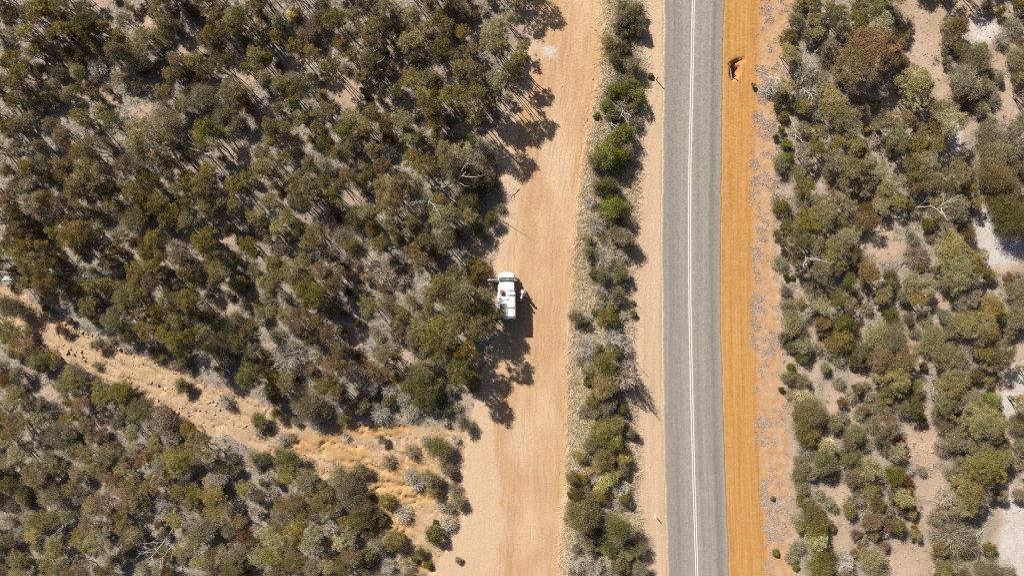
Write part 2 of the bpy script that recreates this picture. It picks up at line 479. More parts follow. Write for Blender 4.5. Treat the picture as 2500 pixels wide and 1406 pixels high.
# ------------------------------------------------------------------ sealed road and its double line
def road_material():
    n = NT("chip_seal"); P = n.pos()
    u = n.attr("u"); w = n.attr("len")
    st = n.noise(n.vec(n.math('MULTIPLY', u, 16.0), n.math('MULTIPLY', w, .05), 0.0), 1.0, 4, .6)
    g = n.noise(P, 22, 3, .75); b = n.noise(P, 1.2, 4); f = n.noise(P, 60, 2, .7)
    c = n.mix(n.rng(st, .3, .7), (.186, .174, .152), (.240, .219, .187))
    ramp = n.new("ShaderNodeValToRGB"); n.put(ramp.inputs[0], u)
    e = ramp.color_ramp.elements
    e[0].position = 0; e[0].color = (.55, .55, .55, 1); e[1].position = 1; e[1].color = (.5, .5, .5, 1)
    for p, k in ((.03, .44), (.10, .40), (.20, .36), (.30, .50), (.42, .60), (.52, .58), (.60, .46), (.68, .56), (.78, .50), (.845, .20), (.89, .38), (.95, .52)):
        q = e.new(p); q.color = (k, k, k, 1)
    k = n.rng(ramp.outputs[0], .2, .7, .74, 1.14)
    k = n.math('MULTIPLY', k, n.rng(n.noise(P, 8, 3, .8), .36, .64, .82, 1.18))
    k = n.math('MULTIPLY', k, n.rng(f, .25, .75, .86, 1.14))
    k = n.math('MULTIPLY', k, n.rng(b, .3, .7, .95, 1.05))
    v = n.new("ShaderNodeVectorMath", operation='SCALE'); n.put(v.inputs[0], c); n.put(v.inputs['Scale'], k)
    # dust blown over both edges
    de = n.math('ADD', n.rng(u, .0, .045, 1, 0, True), n.rng(u, .955, 1.0, 0, 1, True))
    de = n.math('MULTIPLY', de, n.rng(n.noise(P, 5, 4), .35, .6))
    cc = n.mix(n.math('MULTIPLY', de, .8, True), v.outputs[0], (.46, .30, .17))
    n.bump(g, .5, .012)
    return n.fin(cc, .88, 0, .2)
def paint_material():
    n = NT("worn_white_paint"); P = n.pos()
    w = n.rng(n.noise(P, 14, 4, .7), .46, .66)
    c = n.mix(n.math('MULTIPLY', w, .7), (.52, .505, .49), (.24, .225, .20))
    return n.fin(c, .6, 0, .3)
PAINT = paint_material()
yy = np.concatenate([np.array([3000, 1200, 500, 200, 90]), np.arange(45, -45.1, -.5), np.array([-90, -200, -500, -1200, -3000])])
pys = CY - yy / S
L_ = (bnd(ROAD_L, pys) - CX) * S; R_ = (bnd(ROAD_R, pys) - CX) * S
L_ = L_ + (fbm(yy * 1.1, yy * 0, 9) - .5) * .20; R_ = R_ + (fbm(yy * 1.1, yy * 0 + 40, 9) - .5) * .20
us = [0, 0, .03, .2, .5, .8, .97, 1, 1]; zs = [-.16, .0, .008, .03, .06, .03, .008, .0, -.16]
V = []; U = []; W = []
for k, y in enumerate(yy):
    for u, zz in zip(us, zs):
        off = -.12 if (zz < -.1 and u == 0) else (.12 if zz < -.1 else 0)
        V.append((L_[k] + (R_[k] - L_[k]) * u + off, y, .012 + zz)); U.append(u); W.append(y)
m = len(us); F = []
for k in range(len(yy) - 1):
    for j in range(m - 1): F.append((k * m + j, (k + 1) * m + j, (k + 1) * m + j + 1, k * m + j + 1))
road = link("road", np_mesh("road", V, F, road_material(), True, extra={'u': U, 'len': W})); road["kind"] = "structure"
C_ = (bnd(LINE_C, pys) - CX) * S
def road_z(xx, k):
    return .012 + np.interp((xx - L_[k]) / (R_[k] - L_[k]), us[1:-1], zs[1:-1])
for off in (-.105, .105):
    V = []
    for k, y in enumerate(yy):
        for d in (-.055, .055):
            xx = C_[k] + off + d; V.append((xx, y, road_z(xx, k) + .005))
    F = [(2 * k, 2 * k + 2, 2 * k + 3, 2 * k + 1) for k in range(len(yy) - 1)]
    link("line_marking", np_mesh("line_marking", V, F, PAINT, True), road)

# ------------------------------------------------------------------ plants: one mesh set per variant, copied into place
def unit(a): return a / np.maximum(np.linalg.norm(a, axis=1, keepdims=True), 1e-9)
def leaves(C, D, L, W, g):
    """rhombic leaves: centres, axes, lengths, widths"""
    n = len(C)
    sd = unit(np.cross(D, unit(g.normal(size=(n, 3)))))
    a = D * (L / 2)[:, None]; b = sd * (W / 2)[:, None]
    V = np.empty((n, 4, 3)); V[:, 0] = C - a; V[:, 1] = C + b - a * .1; V[:, 2] = C + a; V[:, 3] = C - b - a * .1
    return V.reshape(-1, 3), np.arange(4 * n).reshape(n, 4)
def clump(g, c, r, n, flat=.65, L=.12, W=.05, droop=.3):
    d = unit(g.normal(size=(n, 3))); d[:, 2] = np.where(d[:, 2] < -.25, -d[:, 2] * .6, d[:, 2]); d = unit(d)
    rad = r * (.15 + 1.1 * g.random(n) ** .8)
    P = d * rad[:, None]; P[:, 2] *= flat
    ax = unit(d * .5 + g.normal(size=(n, 3)) * .7 + np.array([0, 0, -droop]))
    V, F = leaves(P + np.asarray(c), ax, L * (.7 + .6 * g.random(n)), W * (.7 + .6 * g.random(n)), g)
    return V, F, np.clip(.48 + .18 * g.normal(size=n) + g.normal() * .26, 0, 1)
def cat(parts):
    Vs, Fs, Cs = [], [], []; b = 0
    for V, F, c in parts:
        Vs.append(V); Fs.append(F + b); Cs.append(c); b += len(V)
    return np.concatenate(Vs), np.concatenate(Fs), np.concatenate(Cs)
def curve(p, q, bend, n, g):
    p = np.asarray(p, float); q = np.asarray(q, float); m = (p + q) / 2 + np.asarray(bend)
    t = np.linspace(0, 1, n)[:, None]
    P = (1 - t) ** 2 * p + 2 * t * (1 - t) * m + t * t * q
    P[1:-1] += g.normal(size=(n - 2, 3)) * .02 * np.linalg.norm(q - p)
    return [tuple(v) for v in P]

def gum(seed, R, Ht, sparse=1.0):
    """multi-stemmed gum: leaf clumps held out on thin forking stems"""
    g = np.random.default_rng(seed); tr = MB(); parts = []
    ns = g.integers(4, 8); ncl = int(max(12, 14 + 20 * R * R) * (.85 + .3 * g.random()))
    tips = []
    for i in range(ncl):
        a = i * 2.39996 + g.random() * .9; rr = R * (.80 + .34 * g.random()) * math.sqrt((i + .5) / ncl)
        z = Ht - .55 * R * (rr / R) ** 2 * (.6 + g.random()) - g.random() * .45 - .18
        tips.append((rr * math.cos(a), rr * math.sin(a), z))
    forks = []
    for k in range(ns):
        a = 2 * math.pi * (k + g.random() * .5) / ns
        f = (R * .42 * math.cos(a), R * .42 * math.sin(a), Ht * (.50 + .16 * g.random()))
        b = (.10 * math.cos(a), .10 * math.sin(a), -.25)
        r0 = .030 + .016 * R
        tr.tube(curve(b, f, (.10 * R * math.cos(a), .10 * R * math.sin(a), -.15 * Ht), 6, g), [r0 * 1.5, r0 * 1.1, r0, r0 * .9, r0 * .8, r0 * .7], 5)
        forks.append(f)
    for c in tips:
        f = min(forks, key=lambda q: (q[0] - c[0]) ** 2 + (q[1] - c[1]) ** 2 + g.random() * .2)
        tr.tube(curve(f, c, (0, 0, .12), 4, g), [.016 + .006 * R, .013, .010, .006], 3)
        rc = (.13 + .23 * g.random()) * (.80 + .22 * R)
        parts.append(clump(g, c, rc, int(1150 * rc * rc * sparse) + 22, .55 + .25 * g.random(), .10, .044))
        if g.random() < .7:   # a trailing side spray
            d = np.array([g.normal() * rc * .9, g.normal() * rc * .9, -rc * .7])
            parts.append(clump(g, np.asarray(c) + d, rc * .7, int(620 * rc * rc * sparse) + 14, .7, .10, .042))
    V, F, cv = cat(parts)
    return tr.mesh("trunk"), np_mesh("crown", V, F, cv=cv)

def fine(seed, R, Ht, n=3200):
    """broom-like dome of fine needles standing out from many wiry stems"""
    g = np.random.default_rng(seed); tr = MB(); parts = []
    nl = int(7 + 7 * R); tuft = []
    for i in range(nl):
        a = i * 2.39996 + g.random(); rr = R * .76 * math.sqrt((i + .3) / nl)
        tuft.append((rr * math.cos(a), rr * math.sin(a), Ht * (.80 - .38 * (rr / R) ** 2) * (.72 + .42 * g.random()), R * (.28 + .24 * g.random())))
    for c in tuft:
        for q in range(3):
            e = (c[0] + g.normal() * c[3] * .5, c[1] + g.normal() * c[3] * .5, c[2] + c[3] * .2)
            tr.tube(curve((c[0] * .08, c[1] * .08, -.15), e, (0, 0, -.1 * Ht), 4, g), [.020, .016, .011, .005], 3)
        m = int(n * (c[3] / R) ** 2 * .68)
        d = unit(g.normal(size=(m, 3)) + np.array([0, 0, .35])); d[:, 2] = np.abs(d[:, 2]) * 1.0 - .12 * (g.random(m) < .5); d = unit(d)
        rad = c[3] * (.15 + 1.15 * g.random(m) ** .8)
        P = np.array(c[:3]) + d * rad[:, None] * np.array([1, 1, .85])
        ax = unit(d + g.normal(size=(m, 3)) * .32)
        V, F = leaves(P, ax, .17 * (.6 + .8 * g.random(m)), .026 * (.7 + .6 * g.random(m)), g)
        parts.append((V, F, np.clip(.5 + .25 * g.normal(size=m) + g.normal() * .22, 0, 1)))
    V, F, cv = cat(parts)
    return tr.mesh("stem"), np_mesh("foliage", V, F, cv=cv)

def dome(seed, R, Ht, n=4200):
    """dense rounded bush, its surface broken into leafy knobs"""
    g = np.random.default_rng(seed); tr = MB(); parts = []
    for k in range(5):
        a = 2 * math.pi * k / 5 + g.random()
        tr.tube(curve((.05 * math.cos(a), .05 * math.sin(a), -.15), (R * .5 * math.cos(a), R * .5 * math.sin(a), Ht * .6), (0, 0, -.1 * Ht), 5, g), [.045, .04, .03, .022, .012], 5)
    nk = int(18 + 34 * R)
    for i in range(nk):
        u = (i + .5) / nk; a = i * 2.39996; ph = math.asin(1 - u * .98)
        rad = (.62 + .30 * g.random())
        c = (R * rad * math.cos(ph) * math.cos(a), R * rad * math.cos(ph) * math.sin(a), .10 + (Ht - .1) * rad * math.sin(ph))
        rk = R * (.19 + .16 * g.random()) / max(.75, R ** .4)
        parts.append(clump(g, c, rk, int(n / nk), .8, .095, .048, .0))
    V, F, cv = cat(parts)
    return tr.mesh("stem"), np_mesh("foliage", V, F, cv=cv)

def dead(seed, R, Ht, n=34):
    """leafless bush: grey twigs fanning out from the root"""
    g = np.random.default_rng(seed); tr = MB(); tw = MB()
    for k in range(n):
        a = g.random() * 6.283; e = g.random() ** .6 * R; zt = Ht * (1 - .75 * (e / R) ** 2) * (.55 + .5 * g.random())
        tip = (e * math.cos(a), e * math.sin(a), zt)
        P = curve((.04 * math.cos(a), .04 * math.sin(a), -.1), tip, (-.1 * math.cos(a), -.1 * math.sin(a), .12 * Ht), 5, g)
        r0 = .013 + .006 * R
        tr.tube(P, [r0 * 1.3, r0, r0 * .8, r0 * .6, r0 * .35], 4, cap=False)
        for q in range(7):
            b = np.array(P[g.integers(1, 5)]); d = unit(np.array([[math.cos(a) + g.normal() * .8, math.sin(a) + g.normal() * .8, .35 + g.normal() * .45]]))[0]
            l = R * (.18 + .22 * g.random()); m = b + d * l * .5 + g.normal(size=3) * .03 * l
            tw.tube([tuple(b), tuple(m), tuple(b + d * l + g.normal(size=3) * .12 * l)], [r0 * .55, r0 * .42, r0 * .22], 3, cap=False)
    m = int(1500 * R * R)   # dry needles still held on
    d = unit(g.normal(size=(m, 3))); d[:, 2] = np.abs(d[:, 2])
    P = d * (R * (.4 + .6 * g.random(m) ** .5))[:, None]; P[:, 2] *= Ht / R * .9
    V, F = leaves(P, unit(d + g.normal(size=(m, 3)) * .4), .15 * (.6 + .8 * g.random(m)), .018 + .012 * g.random(m), g)
    nv = len(tw.v); me = bpy.data.meshes.new("twigs")
    me.from_pydata(tw.v + [tuple(v) for v in V], [], tw.f + [[int(i) + nv for i in f] for f in F])
    cv = me.attributes.new("cv", 'FLOAT', 'FACE'); cv.data.foreach_set("value", np.clip(.5 + .25 * g.normal(size=len(me.polygons)), 0, 1).astype(np.float32))
    return tr.mesh("stem", DEADWOOD), me

def limb(seed, L, n=6):
    """bleached bare limb with forking side branches, lying or caught low"""
    g = np.random.default_rng(seed); tr = MB(); tw = MB()
    p0 = np.array([0, 0, .06]); p1 = np.array([L, g.normal() * .15 * L, .25 + .35 * g.random()])
    P = curve(p0, p1, (0, g.normal() * .12 * L, .10), 8, g)
    r = .022 + .009 * L
    tr.tube(P, list(np.linspace(r, r * .3, 8)), 6)
    for k in range(n):
        i = 1 + g.integers(0, 6); b = np.array(P[i]); s = 1 if k % 2 else -1
        an = s * (.35 + .6 * g.random()); l = L * (.25 + .35 * g.random())
        e = b + np.array([l * math.cos(an), l * math.sin(an), .12 + g.normal() * .18])
        Q = curve(b, e, (0, s * .10 * l, .04), 5, g)
        tw.tube(Q, list(np.linspace(r * .55, r * .16, 5)), 5)
        for q in range(3):
            b2 = np.array(Q[g.integers(1, 4)]); a2 = an + g.normal() * .7; l2 = l * (.25 + .3 * g.random())
            e2 = b2 + np.array([l2 * math.cos(a2), l2 * math.sin(a2), g.normal() * .1 + .05])
            tw.tube(curve(b2, e2, (0, 0, .02), 4, g), list(np.linspace(r * .3, r * .09, 4)), 4)
    return tr.mesh("trunk", DEADWOOD), tw.mesh("branches", DEADWOOD)

VAR = {'M': [], 'G': [], 'R': [], 'D': []}
sd = 100
for R, Ht in ((.55, 2.6), (.75, 3.3), (.95, 3.7), (1.15, 4.3), (1.45, 4.8), (1.8, 5.4), (2.4, 6.0)):
    for q in range(3 if R < 2 else 2): sd += 1; VAR['M'].append((R, Ht, gum(sd, R, Ht * (.92 + .08 * q))))
for R, Ht in ((.4, .7), (.65, 1.15), (.95, 1.6), (1.35, 2.1), (1.8, 2.5)):
    for q in range(3 if R < 1.3 else 2): sd += 1; VAR['G'].append((R, Ht, fine(sd, R, Ht, int(900 + 1900 * R * R))))
for R, Ht in ((.3, .45), (.55, .95), (.9, 1.6), (1.35, 2.3), (1.9, 2.9)):
    for q in range(2): sd += 1; VAR['R'].append((R, Ht, dome(sd, R, Ht, int(1100 + 3300 * R * R))))
for R, Ht in ((.35, .5), (.6, .85), (.9, 1.2), (1.35, 1.6), (1.9, 2.1)):
    for q in range(2): sd += 1; VAR['D'].append((R, Ht, dead(sd, R, Ht, int(26 + 34 * R))))
for k in 'MGR':
    for _, _, (a, b) in VAR[k]:
        a.materials.append(BARK); b.materials.append(LEAF['o'])
for _, _, (a, b) in VAR['D']: b.materials.append(LEAF['w'])
LLEN = (1.4, 2.2, 3.3, 4.8)
LIMBS = [limb(900 + i, LLEN[i % 4], 6 + i % 3) for i in range(8)]

# crowns read off the photograph, crop by crop: x, y, radius (enlarged pixels), shape letter + colour letter
PL = {
'A': """240,30,70,My 150,70,60 240,130,50,My 440,110,40 60,210,70,Me 350,235,40 600,150,80,Md 250,320,60 520,180,50 620,210,60,Md 720,190,50 660,310,40 100,500,70
40,400,50,My 1000,260,90,Mp 1090,50,60,Mp 1150,140,70 800,350,70 980,400,120,Ge 1000,50,40 1110,250,50 1530,80,60 1720,110,70,Md 1830,190,60 1470,220,50 1560,200,45
1380,430,60 780,870,80,Mg 770,640,40,Gb 640,630,30,Gr 520,620,40 560,830,50 1200,870,130,Ge 1000,960,140,Mp 1430,900,70 1440,980,90 1390,1070,60 1550,940,40
1130,1110,50,My 1180,1160,60,My 870,1180,80,Mb 1010,1290,90,Md 620,1050,80 560,1080,60 470,1030,40,Gr 250,1030,35,My 170,1190,60 290,1160,80,Ge 620,1220,80 100,910,50
30,900,40 330,880,60,Mb 180,860,60,Mb 1640,640,100 1700,680,60 1480,680,100,Ge 1350,720,90,Ge 1820,390,60 1750,480,40 1210,530,50 1130,640,60 1430,1330,90
1260,1330,60 1650,1320,70 1850,1190,70 1860,1080,50 60,700,60 20,580,50 100,600,60,Mb 680,480,70,Dw 200,1310,60,Gk 60,1350,50 220,1390,50,Ge 1480,1230,60
1330,1270,60,My 930,1390,80 1600,820,80,Ge 880,130,50 930,60,40,Ge 820,240,50 420,30,60,Md 330,60,50 560,40,60,Md 1330,60,50,Ge 1640,180,50 1820,30,60 1240,420,50,Mb 1560,460,70,Md 430,520,60,Ge 380,620,60,Ge 180,450,50,Ge 860,560,60,Ge 700,700,50,Ge 1290,520,60,Ge 1720,880,60,Ge 1180,1000,50 1310,1130,40 760,1030,60,Ge 420,950,60,Mb 90,1060,60,Md 400,1190,50,Mb 520,1320,70,Mb 760,1330,60,Md 1130,470,50,Ge 480,400,70,Gd 300,500,50,Gd 560,430,50,Ge 60,110,60,Md 180,230,50,My 430,200,50""",
'B': """200,80,40,Mf 520,130,80,Md 310,230,80,Ge 210,310,60 640,100,60,Mp 870,40,90 1060,90,70,Mp 1240,100,60,My 1160,200,70 760,290,50,Mb 560,300,50 620,370,60 760,400,80
770,460,80 1060,300,80,Mp 1210,270,30,Gr 1270,330,80,Md 1430,220,50,My 1520,110,30,Gr 1690,180,70,Mp 1640,260,100,Mp 1700,320,70,Mp 1850,400,60 1780,500,90,Md 1680,570,80,Mp
1500,520,90 1420,480,70 1060,560,70 1180,560,70 1240,590,60,Mb 1180,670,80 1200,740,80 1370,690,80 1520,690,110 110,590,60 300,590,80,Md 420,790,80 210,720,40
380,900,50 620,830,70,Mp 780,800,50 580,920,70,Mg 740,890,60 880,860,60,Mb 1010,860,70 1040,940,40 340,1180,70,Ge 620,1060,80,Ge 1070,1130,70 1160,1180,90 1300,1070,60
1410,1100,90,Mp 1350,1170,80 1480,1020,60,Gd 1560,1060,90,Dw 900,1080,70,Dw 230,1290,80 330,1340,80 490,1380,40 880,1330,90,My 1000,1290,70 1450,1250,130,Ge 1590,1280,90,Rd
50,900,60 60,1000,50 20,400,40 330,370,60,Mp 120,470,30,Gb 930,200,50 60,250,50 90,130,50 400,110,50,Md 700,200,50,Mp 820,160,60 1320,170,60 1400,60,60,Ge 1580,60,50,Dw 1480,330,50,Mb 1390,400,60,Ge 900,480,60,Ge 960,640,50,Md 700,560,50,Ge 480,460,70,Md 170,640,60 250,830,50 110,780,50,Ge 440,1010,60,Md 520,1080,50 130,1130,60,Md 60,1230,50 450,1180,60,Ge 720,1170,60,Ge 780,1060,50 850,1180,60,Mb 600,1260,60,Mb 1230,880,60 1140,990,60,Ge 1230,980,40 700,1310,60,Ge 540,1310,50,Md 760,700,25,Rd 720,650,28,Gd 850,720,40,Gd 1590,620,70,Md 1660,660,60 1800,440,50""",
'C': """800,160,60,Ge 780,30,60,Dw 640,650,60,Rv 780,600,50,Rv 800,690,70,Rv 700,640,60,Rg 590,750,50,Rv 640,820,60,Rv 760,780,50,Rg 520,835,25,Rv 690,760,60,Dw 640,930,40,Dw 720,950,70,Rv
640,1010,70,Rg 600,1100,100,Rv 680,1120,70,Rv 650,1200,50,Rv 590,1330,70,Gd 600,1390,50,Gd 905,540,18,Rv 700,250,40,Ge 690,330,45,Ge 810,120,40,Dw 740,90,40,Ge 830,210,40,Ge 770,230,35,Gd 720,420,30,Ge 1640,610,20,Ge""",
'D': """290,40,60,Rg 390,110,50 390,30,60 200,260,60,Rd 240,150,60,Ge 420,220,40,Mp 580,240,70,Ge 700,150,80,Mg 550,100,90,Md 800,60,90,Mg 870,170,80,Mp 960,100,70,De 830,330,170,Mr
670,470,130,My 950,400,80,Mr 600,400,60,My 1000,310,40,Mb 1110,580,110 1130,680,80,Mf 1190,590,60 1050,720,50 1330,200,70,Ge 1400,200,70,Gy 1390,330,60,Gy 1340,290,60,Ge 1320,440,40,Ge
1520,430,120,Ge 1430,580,120,Ge 1560,620,70,Gy 1640,680,90,De 1810,190,80,De 1730,290,60,De 1620,30,50,Ge 1590,330,30,Rv 1820,420,80,Ge 1830,560,60,Ge 1850,30,50,Gd 320,500,100,Dw 350,620,80,Dw
80,610,80,Dw 150,690,60,Rd 160,830,40,Rg 110,770,30,Gd 180,1030,40,Rv 190,1130,50,Rv 330,1080,70 400,1040,60 300,920,70,De 380,820,60,De 510,800,80,Mp 540,700,90 620,830,90 560,1010,50,My
680,1030,60 540,1130,70 690,1190,80 740,1090,50 620,1300,60 330,1330,70,Mg 260,1230,60,Ge 120,1170,60,Ge 900,870,70,Mb 1040,850,70,My 1150,930,60 1370,860,100 1300,780,70 1260,900,60,Mb
1000,1000,90,Mg 1170,1030,70 1200,1140,90,Mp 1080,1170,60 980,1300,60 850,1210,60,Mp 900,1350,50 1410,1240,90,Mp 1500,1340,60 1600,960,90,Ge 1650,1090,120,Ge 1720,1000,90,Ge 1840,920,60
1640,1260,120,Gb 1760,1340,90,Gb 1830,1180,70,Ge 1270,1020,60 1130,1320,60,Mb 720,760,60,Mb 340,250,60,Ge 480,330,70,Ge 460,430,60,De 250,420,50,De 430,560,60,Ge 240,720,50,Ge 430,940,50 470,1230,60,Ge 790,1290,50,Ge 740,1330,60 1240,1290,70 1100,1250,50,Md 780,1150,50 660,920,60 100,980,24,Gd 140,930,30,Gd 1690,560,40,Ge 1560,780,50,Ge 1400,770,40,De 1620,880,50,Ge 480,640,60 570,560,50,Ge 420,720,50,Ge""",
'E': """180,70,80,Mp 520,290,110,Mb 350,270,60 460,330,80 570,430,40,Gr 190,500,90,Mg 120,420,80 60,560,40 320,560,80,Md 300,660,90,Mb 130,660,60 960,180,120,Ge 1100,80,70,Mg 1180,150,80
1420,340,80 1090,330,60 740,420,60 760,500,60 560,620,70,Dw 510,690,60,My 620,680,60 740,670,70,Rp 850,690,60 950,580,90 1060,540,60 1500,500,60,Mb 1550,570,70 1690,650,80,Rg
1370,650,40 1180,760,80 880,760,90 950,820,100 790,900,80,Mg 590,820,70 1330,780,80 1230,900,60 1490,880,90,Ge 1280,1060,100 1420,1030,80 1560,1120,110,Ge 1620,960,80,Ge 1090,1150,60,Db
860,960,60 1000,980,80 430,990,45,Gb 690,1090,50,Gp 500,920,28,Gb 80,820,100,Gd 40,1010,80,Mg 140,1090,90,Mb 240,1190,80 330,1200,70 550,1310,90,Ge 480,1350,90 680,1240,40,De 200,1000,40,Gp
1290,1370,50,Gp 1780,1310,90,Mg 40,330,80,Mb 150,330,60,Mb 270,390,50 50,150,70,Md 30,60,60,Mb 300,30,50 400,80,60,Mb 620,350,60,Mb 840,320,60,Mg 1010,420,60,Mb 1250,380,60,Dk 1560,60,50 1650,90,60
1820,180,60 1740,370,60 1800,430,40 1260,470,50,Mb 1130,430,50 1850,780,40,Gr 1760,800,40,Gb 700,820,50,Gb 480,770,50,Gk 640,130,60,De 720,200,50,De 770,60,50 860,110,60,Ge 1330,60,60,Md 1460,110,60 1450,220,50,Ge 1320,200,60 1000,60,60 660,560,40,Ge 700,620,40,De 1060,640,60,Mb 1130,620,50,Ge 1290,560,60 1450,560,50,Ge 1370,480,50,Ge 1560,450,60,Gk 1700,480,60,Gd 1830,560,60,Ge 1100,860,60 1380,900,50,Md 1480,740,40,De 1700,890,50,Ge 1810,950,50,Md 1160,1010,60 1680,1080,60,Md 330,830,30,Gb 280,130,50,Mb 540,100,60,Ge 420,180,50,Md 100,250,60,Md""",
'F': """50,60,60 180,180,60 380,310,80 320,350,60 660,170,90,Rg 740,130,60,Mp 900,90,90,My 960,40,60,My 1130,60,90,Ge 1270,190,80,Mp 1260,60,60 1330,150,70 1480,60,110,Rd 1470,170,50,Mp
1640,190,60,Gd 590,320,80,Ge 640,380,60 500,100,70,De 840,370,60,Md 1300,350,70,Md 1130,500,70,My 1530,560,100,Ro 1380,590,70 1270,660,70 1220,720,60 1450,740,110 1580,750,60 200,560,90
250,620,90 120,590,60 500,640,70,Mb 150,740,50,Dw 300,700,90 380,740,90 150,870,60 80,500,60 60,850,40 590,860,30,Gr 760,820,70 900,800,80,Gp 1000,870,60 1070,780,60,Ge 1340,860,60
1450,870,80 1600,880,80 1540,970,90 1250,960,70 1150,940,80 1230,1070,100 1340,1060,80 1080,1060,60 950,960,40 1060,990,40,Mb 980,1000,50,Mb 180,1180,135,Dw 370,1170,50,Dw 540,1120,60
590,1010,40,Gd 830,1030,50,De 820,1140,50,De 720,1230,50,Gr 780,1260,70,Gr 660,1290,80,Gk 510,1250,90,Mb 870,1160,60,Mb 1140,1310,110,Rg 1050,1380,70,Gg 1290,1150,90 1440,1140,80,My 1400,1290,80,Md
1480,1330,60 900,1330,40,Dw 50,1290,60,Rd 70,1370,60 240,950,90,Mb 20,250,40 40,340,40,Ge 860,560,110,Dk 1160,720,60,Dk 860,690,40,Gy 300,60,60,Md 420,40,50 250,260,50,Ge 480,440,60,De 420,560,60,Mb 120,420,50,Mb 60,680,50 30,760,50,Ge 430,870,60,Md 620,710,40,Gd 700,700,50,Ge 1010,620,50,Dk 960,500,60,Ge 1070,420,60,Mb 980,330,60,Ge 930,240,60,Md 1060,220,60 1160,330,60,Md 1230,450,60,Gd 1540,260,50,Gd 1600,330,24,Gp 100,1020,60,De 330,1040,60,Md 460,1010,60,Mb 690,1170,30,Gd 900,1250,40,Mb 950,1180,30 1140,1140,60,Mp 1190,820,50,Ge 1310,760,50 1390,960,60 1530,860,60,Mp 1690,880,40,Mp 1370,690,60,Mg 290,480,50,Mp""",
'G': """470,70,50,Dw 590,20,40,Gd 640,110,100,Rv 660,170,50,Rv 520,230,80,Dw 700,320,70,Ge 740,370,50,Gp 500,400,30,Dw 570,470,90,Dw 700,450,60,Dk 500,580,40,Rg 680,610,50,Rg 590,670,80,Dw 700,660,50,Dw
600,780,30,Rg 640,780,60,Dw 500,860,25,Rg 600,900,75,Ro 780,870,25,Rv 700,880,40,Dw 620,1050,100,Dw 450,1110,80,Dw 700,1120,80,Dw 570,1220,90,Gg 460,1350,35,Rv 600,1310,70,Gp 720,1240,70,Dw
450,1270,50,Gp 780,785,14,Rv 450,330,40,Gp 620,380,50,Dk 540,720,40,De 460,960,40,De 650,300,50,Gp""",
'X': """150,100,60,Rg 280,60,80,Ge 460,140,100 390,200,90 300,230,90,Gg 250,340,100,Md 390,370,80 590,350,90 640,420,60,Md 500,420,80 280,470,60 440,550,90 560,520,60 370,640,80,De 640,290,50
400,700,90,De 300,850,80,Dw 180,810,60,Ge 210,930,90,Ge 440,810,50,Mp 360,820,40,Ge 570,920,70,Gg 640,960,60,Rd 420,990,40,Gp 280,1030,50,Ge 570,1060,100,Ry 700,1160,90,Rg 820,1010,100,Gp
920,1040,110,Gp 880,1120,60,Gp 220,1100,50,Rd 300,1170,55,Rg 200,1320,50,Rg 210,1250,30,Rv 450,1250,40,Gp 860,1200,80,Mb 1060,1190,80,My 1000,1240,70,My 1000,1340,90,Mp 910,590,60,Gg 900,660,60,Gg
780,570,70,My 1060,640,70,Ge 1190,640,50,Mp 1130,760,50,My 1190,700,50,Mp 910,880,70,Gg 1100,990,50,De 1220,1030,90,Ge 1170,1100,60,Ge 1290,1160,70 1380,1180,80 1410,400,110 1340,360,60 1590,450,60
1540,510,90 1430,570,130,Mp 1500,590,90 1510,740,80 1660,840,90,My 1730,870,50 1590,970,110 1440,920,100,Gp 1730,1150,100,Md 1600,1140,60 1660,780,60 1400,1350,100,Mp 1370,100,100,Ge 1280,150,90,Ge
1440,90,60 1100,130,60,De 880,100,50 700,200,80,Gb 860,50,40,My 1560,60,50 1800,200,130,Gd 1700,100,100,Gd 1830,700,90,Ge 1820,880,90,Ge 1130,460,90,Db 720,490,60,Ge 1000,60,60,My 1180,230,50,Gg
420,60,50,Md 520,40,60,Mb 640,90,50,Mb 170,220,40,Gd 150,260,30,Gd 160,430,30,Gd 170,600,24,Gd 220,610,18,Rg 170,700,40,Ge 210,1010,40,Ge 640,640,50,Md 560,760,60,Md 640,800,50,Mb 760,830,50,De 840,760,50,Ge 1010,740,50,Ge 960,960,50,Ge 1050,900,40,Gb 1180,900,60,De 1300,880,60,Ge 1340,1000,60,Ge 1090,330,50,De 1260,560,50,Ge 1320,640,60,Ge 1330,280,60 1210,320,40,Db 740,120,60,Gb 810,200,50,Mb 580,200,60 1760,1000,50,Ge 1650,1230,50 1480,1240,60 1330,1090,50,Ge 560,1200,50,De 480,1160,40,De 400,1110,50,De 780,1240,50,De 920,1280,40""",
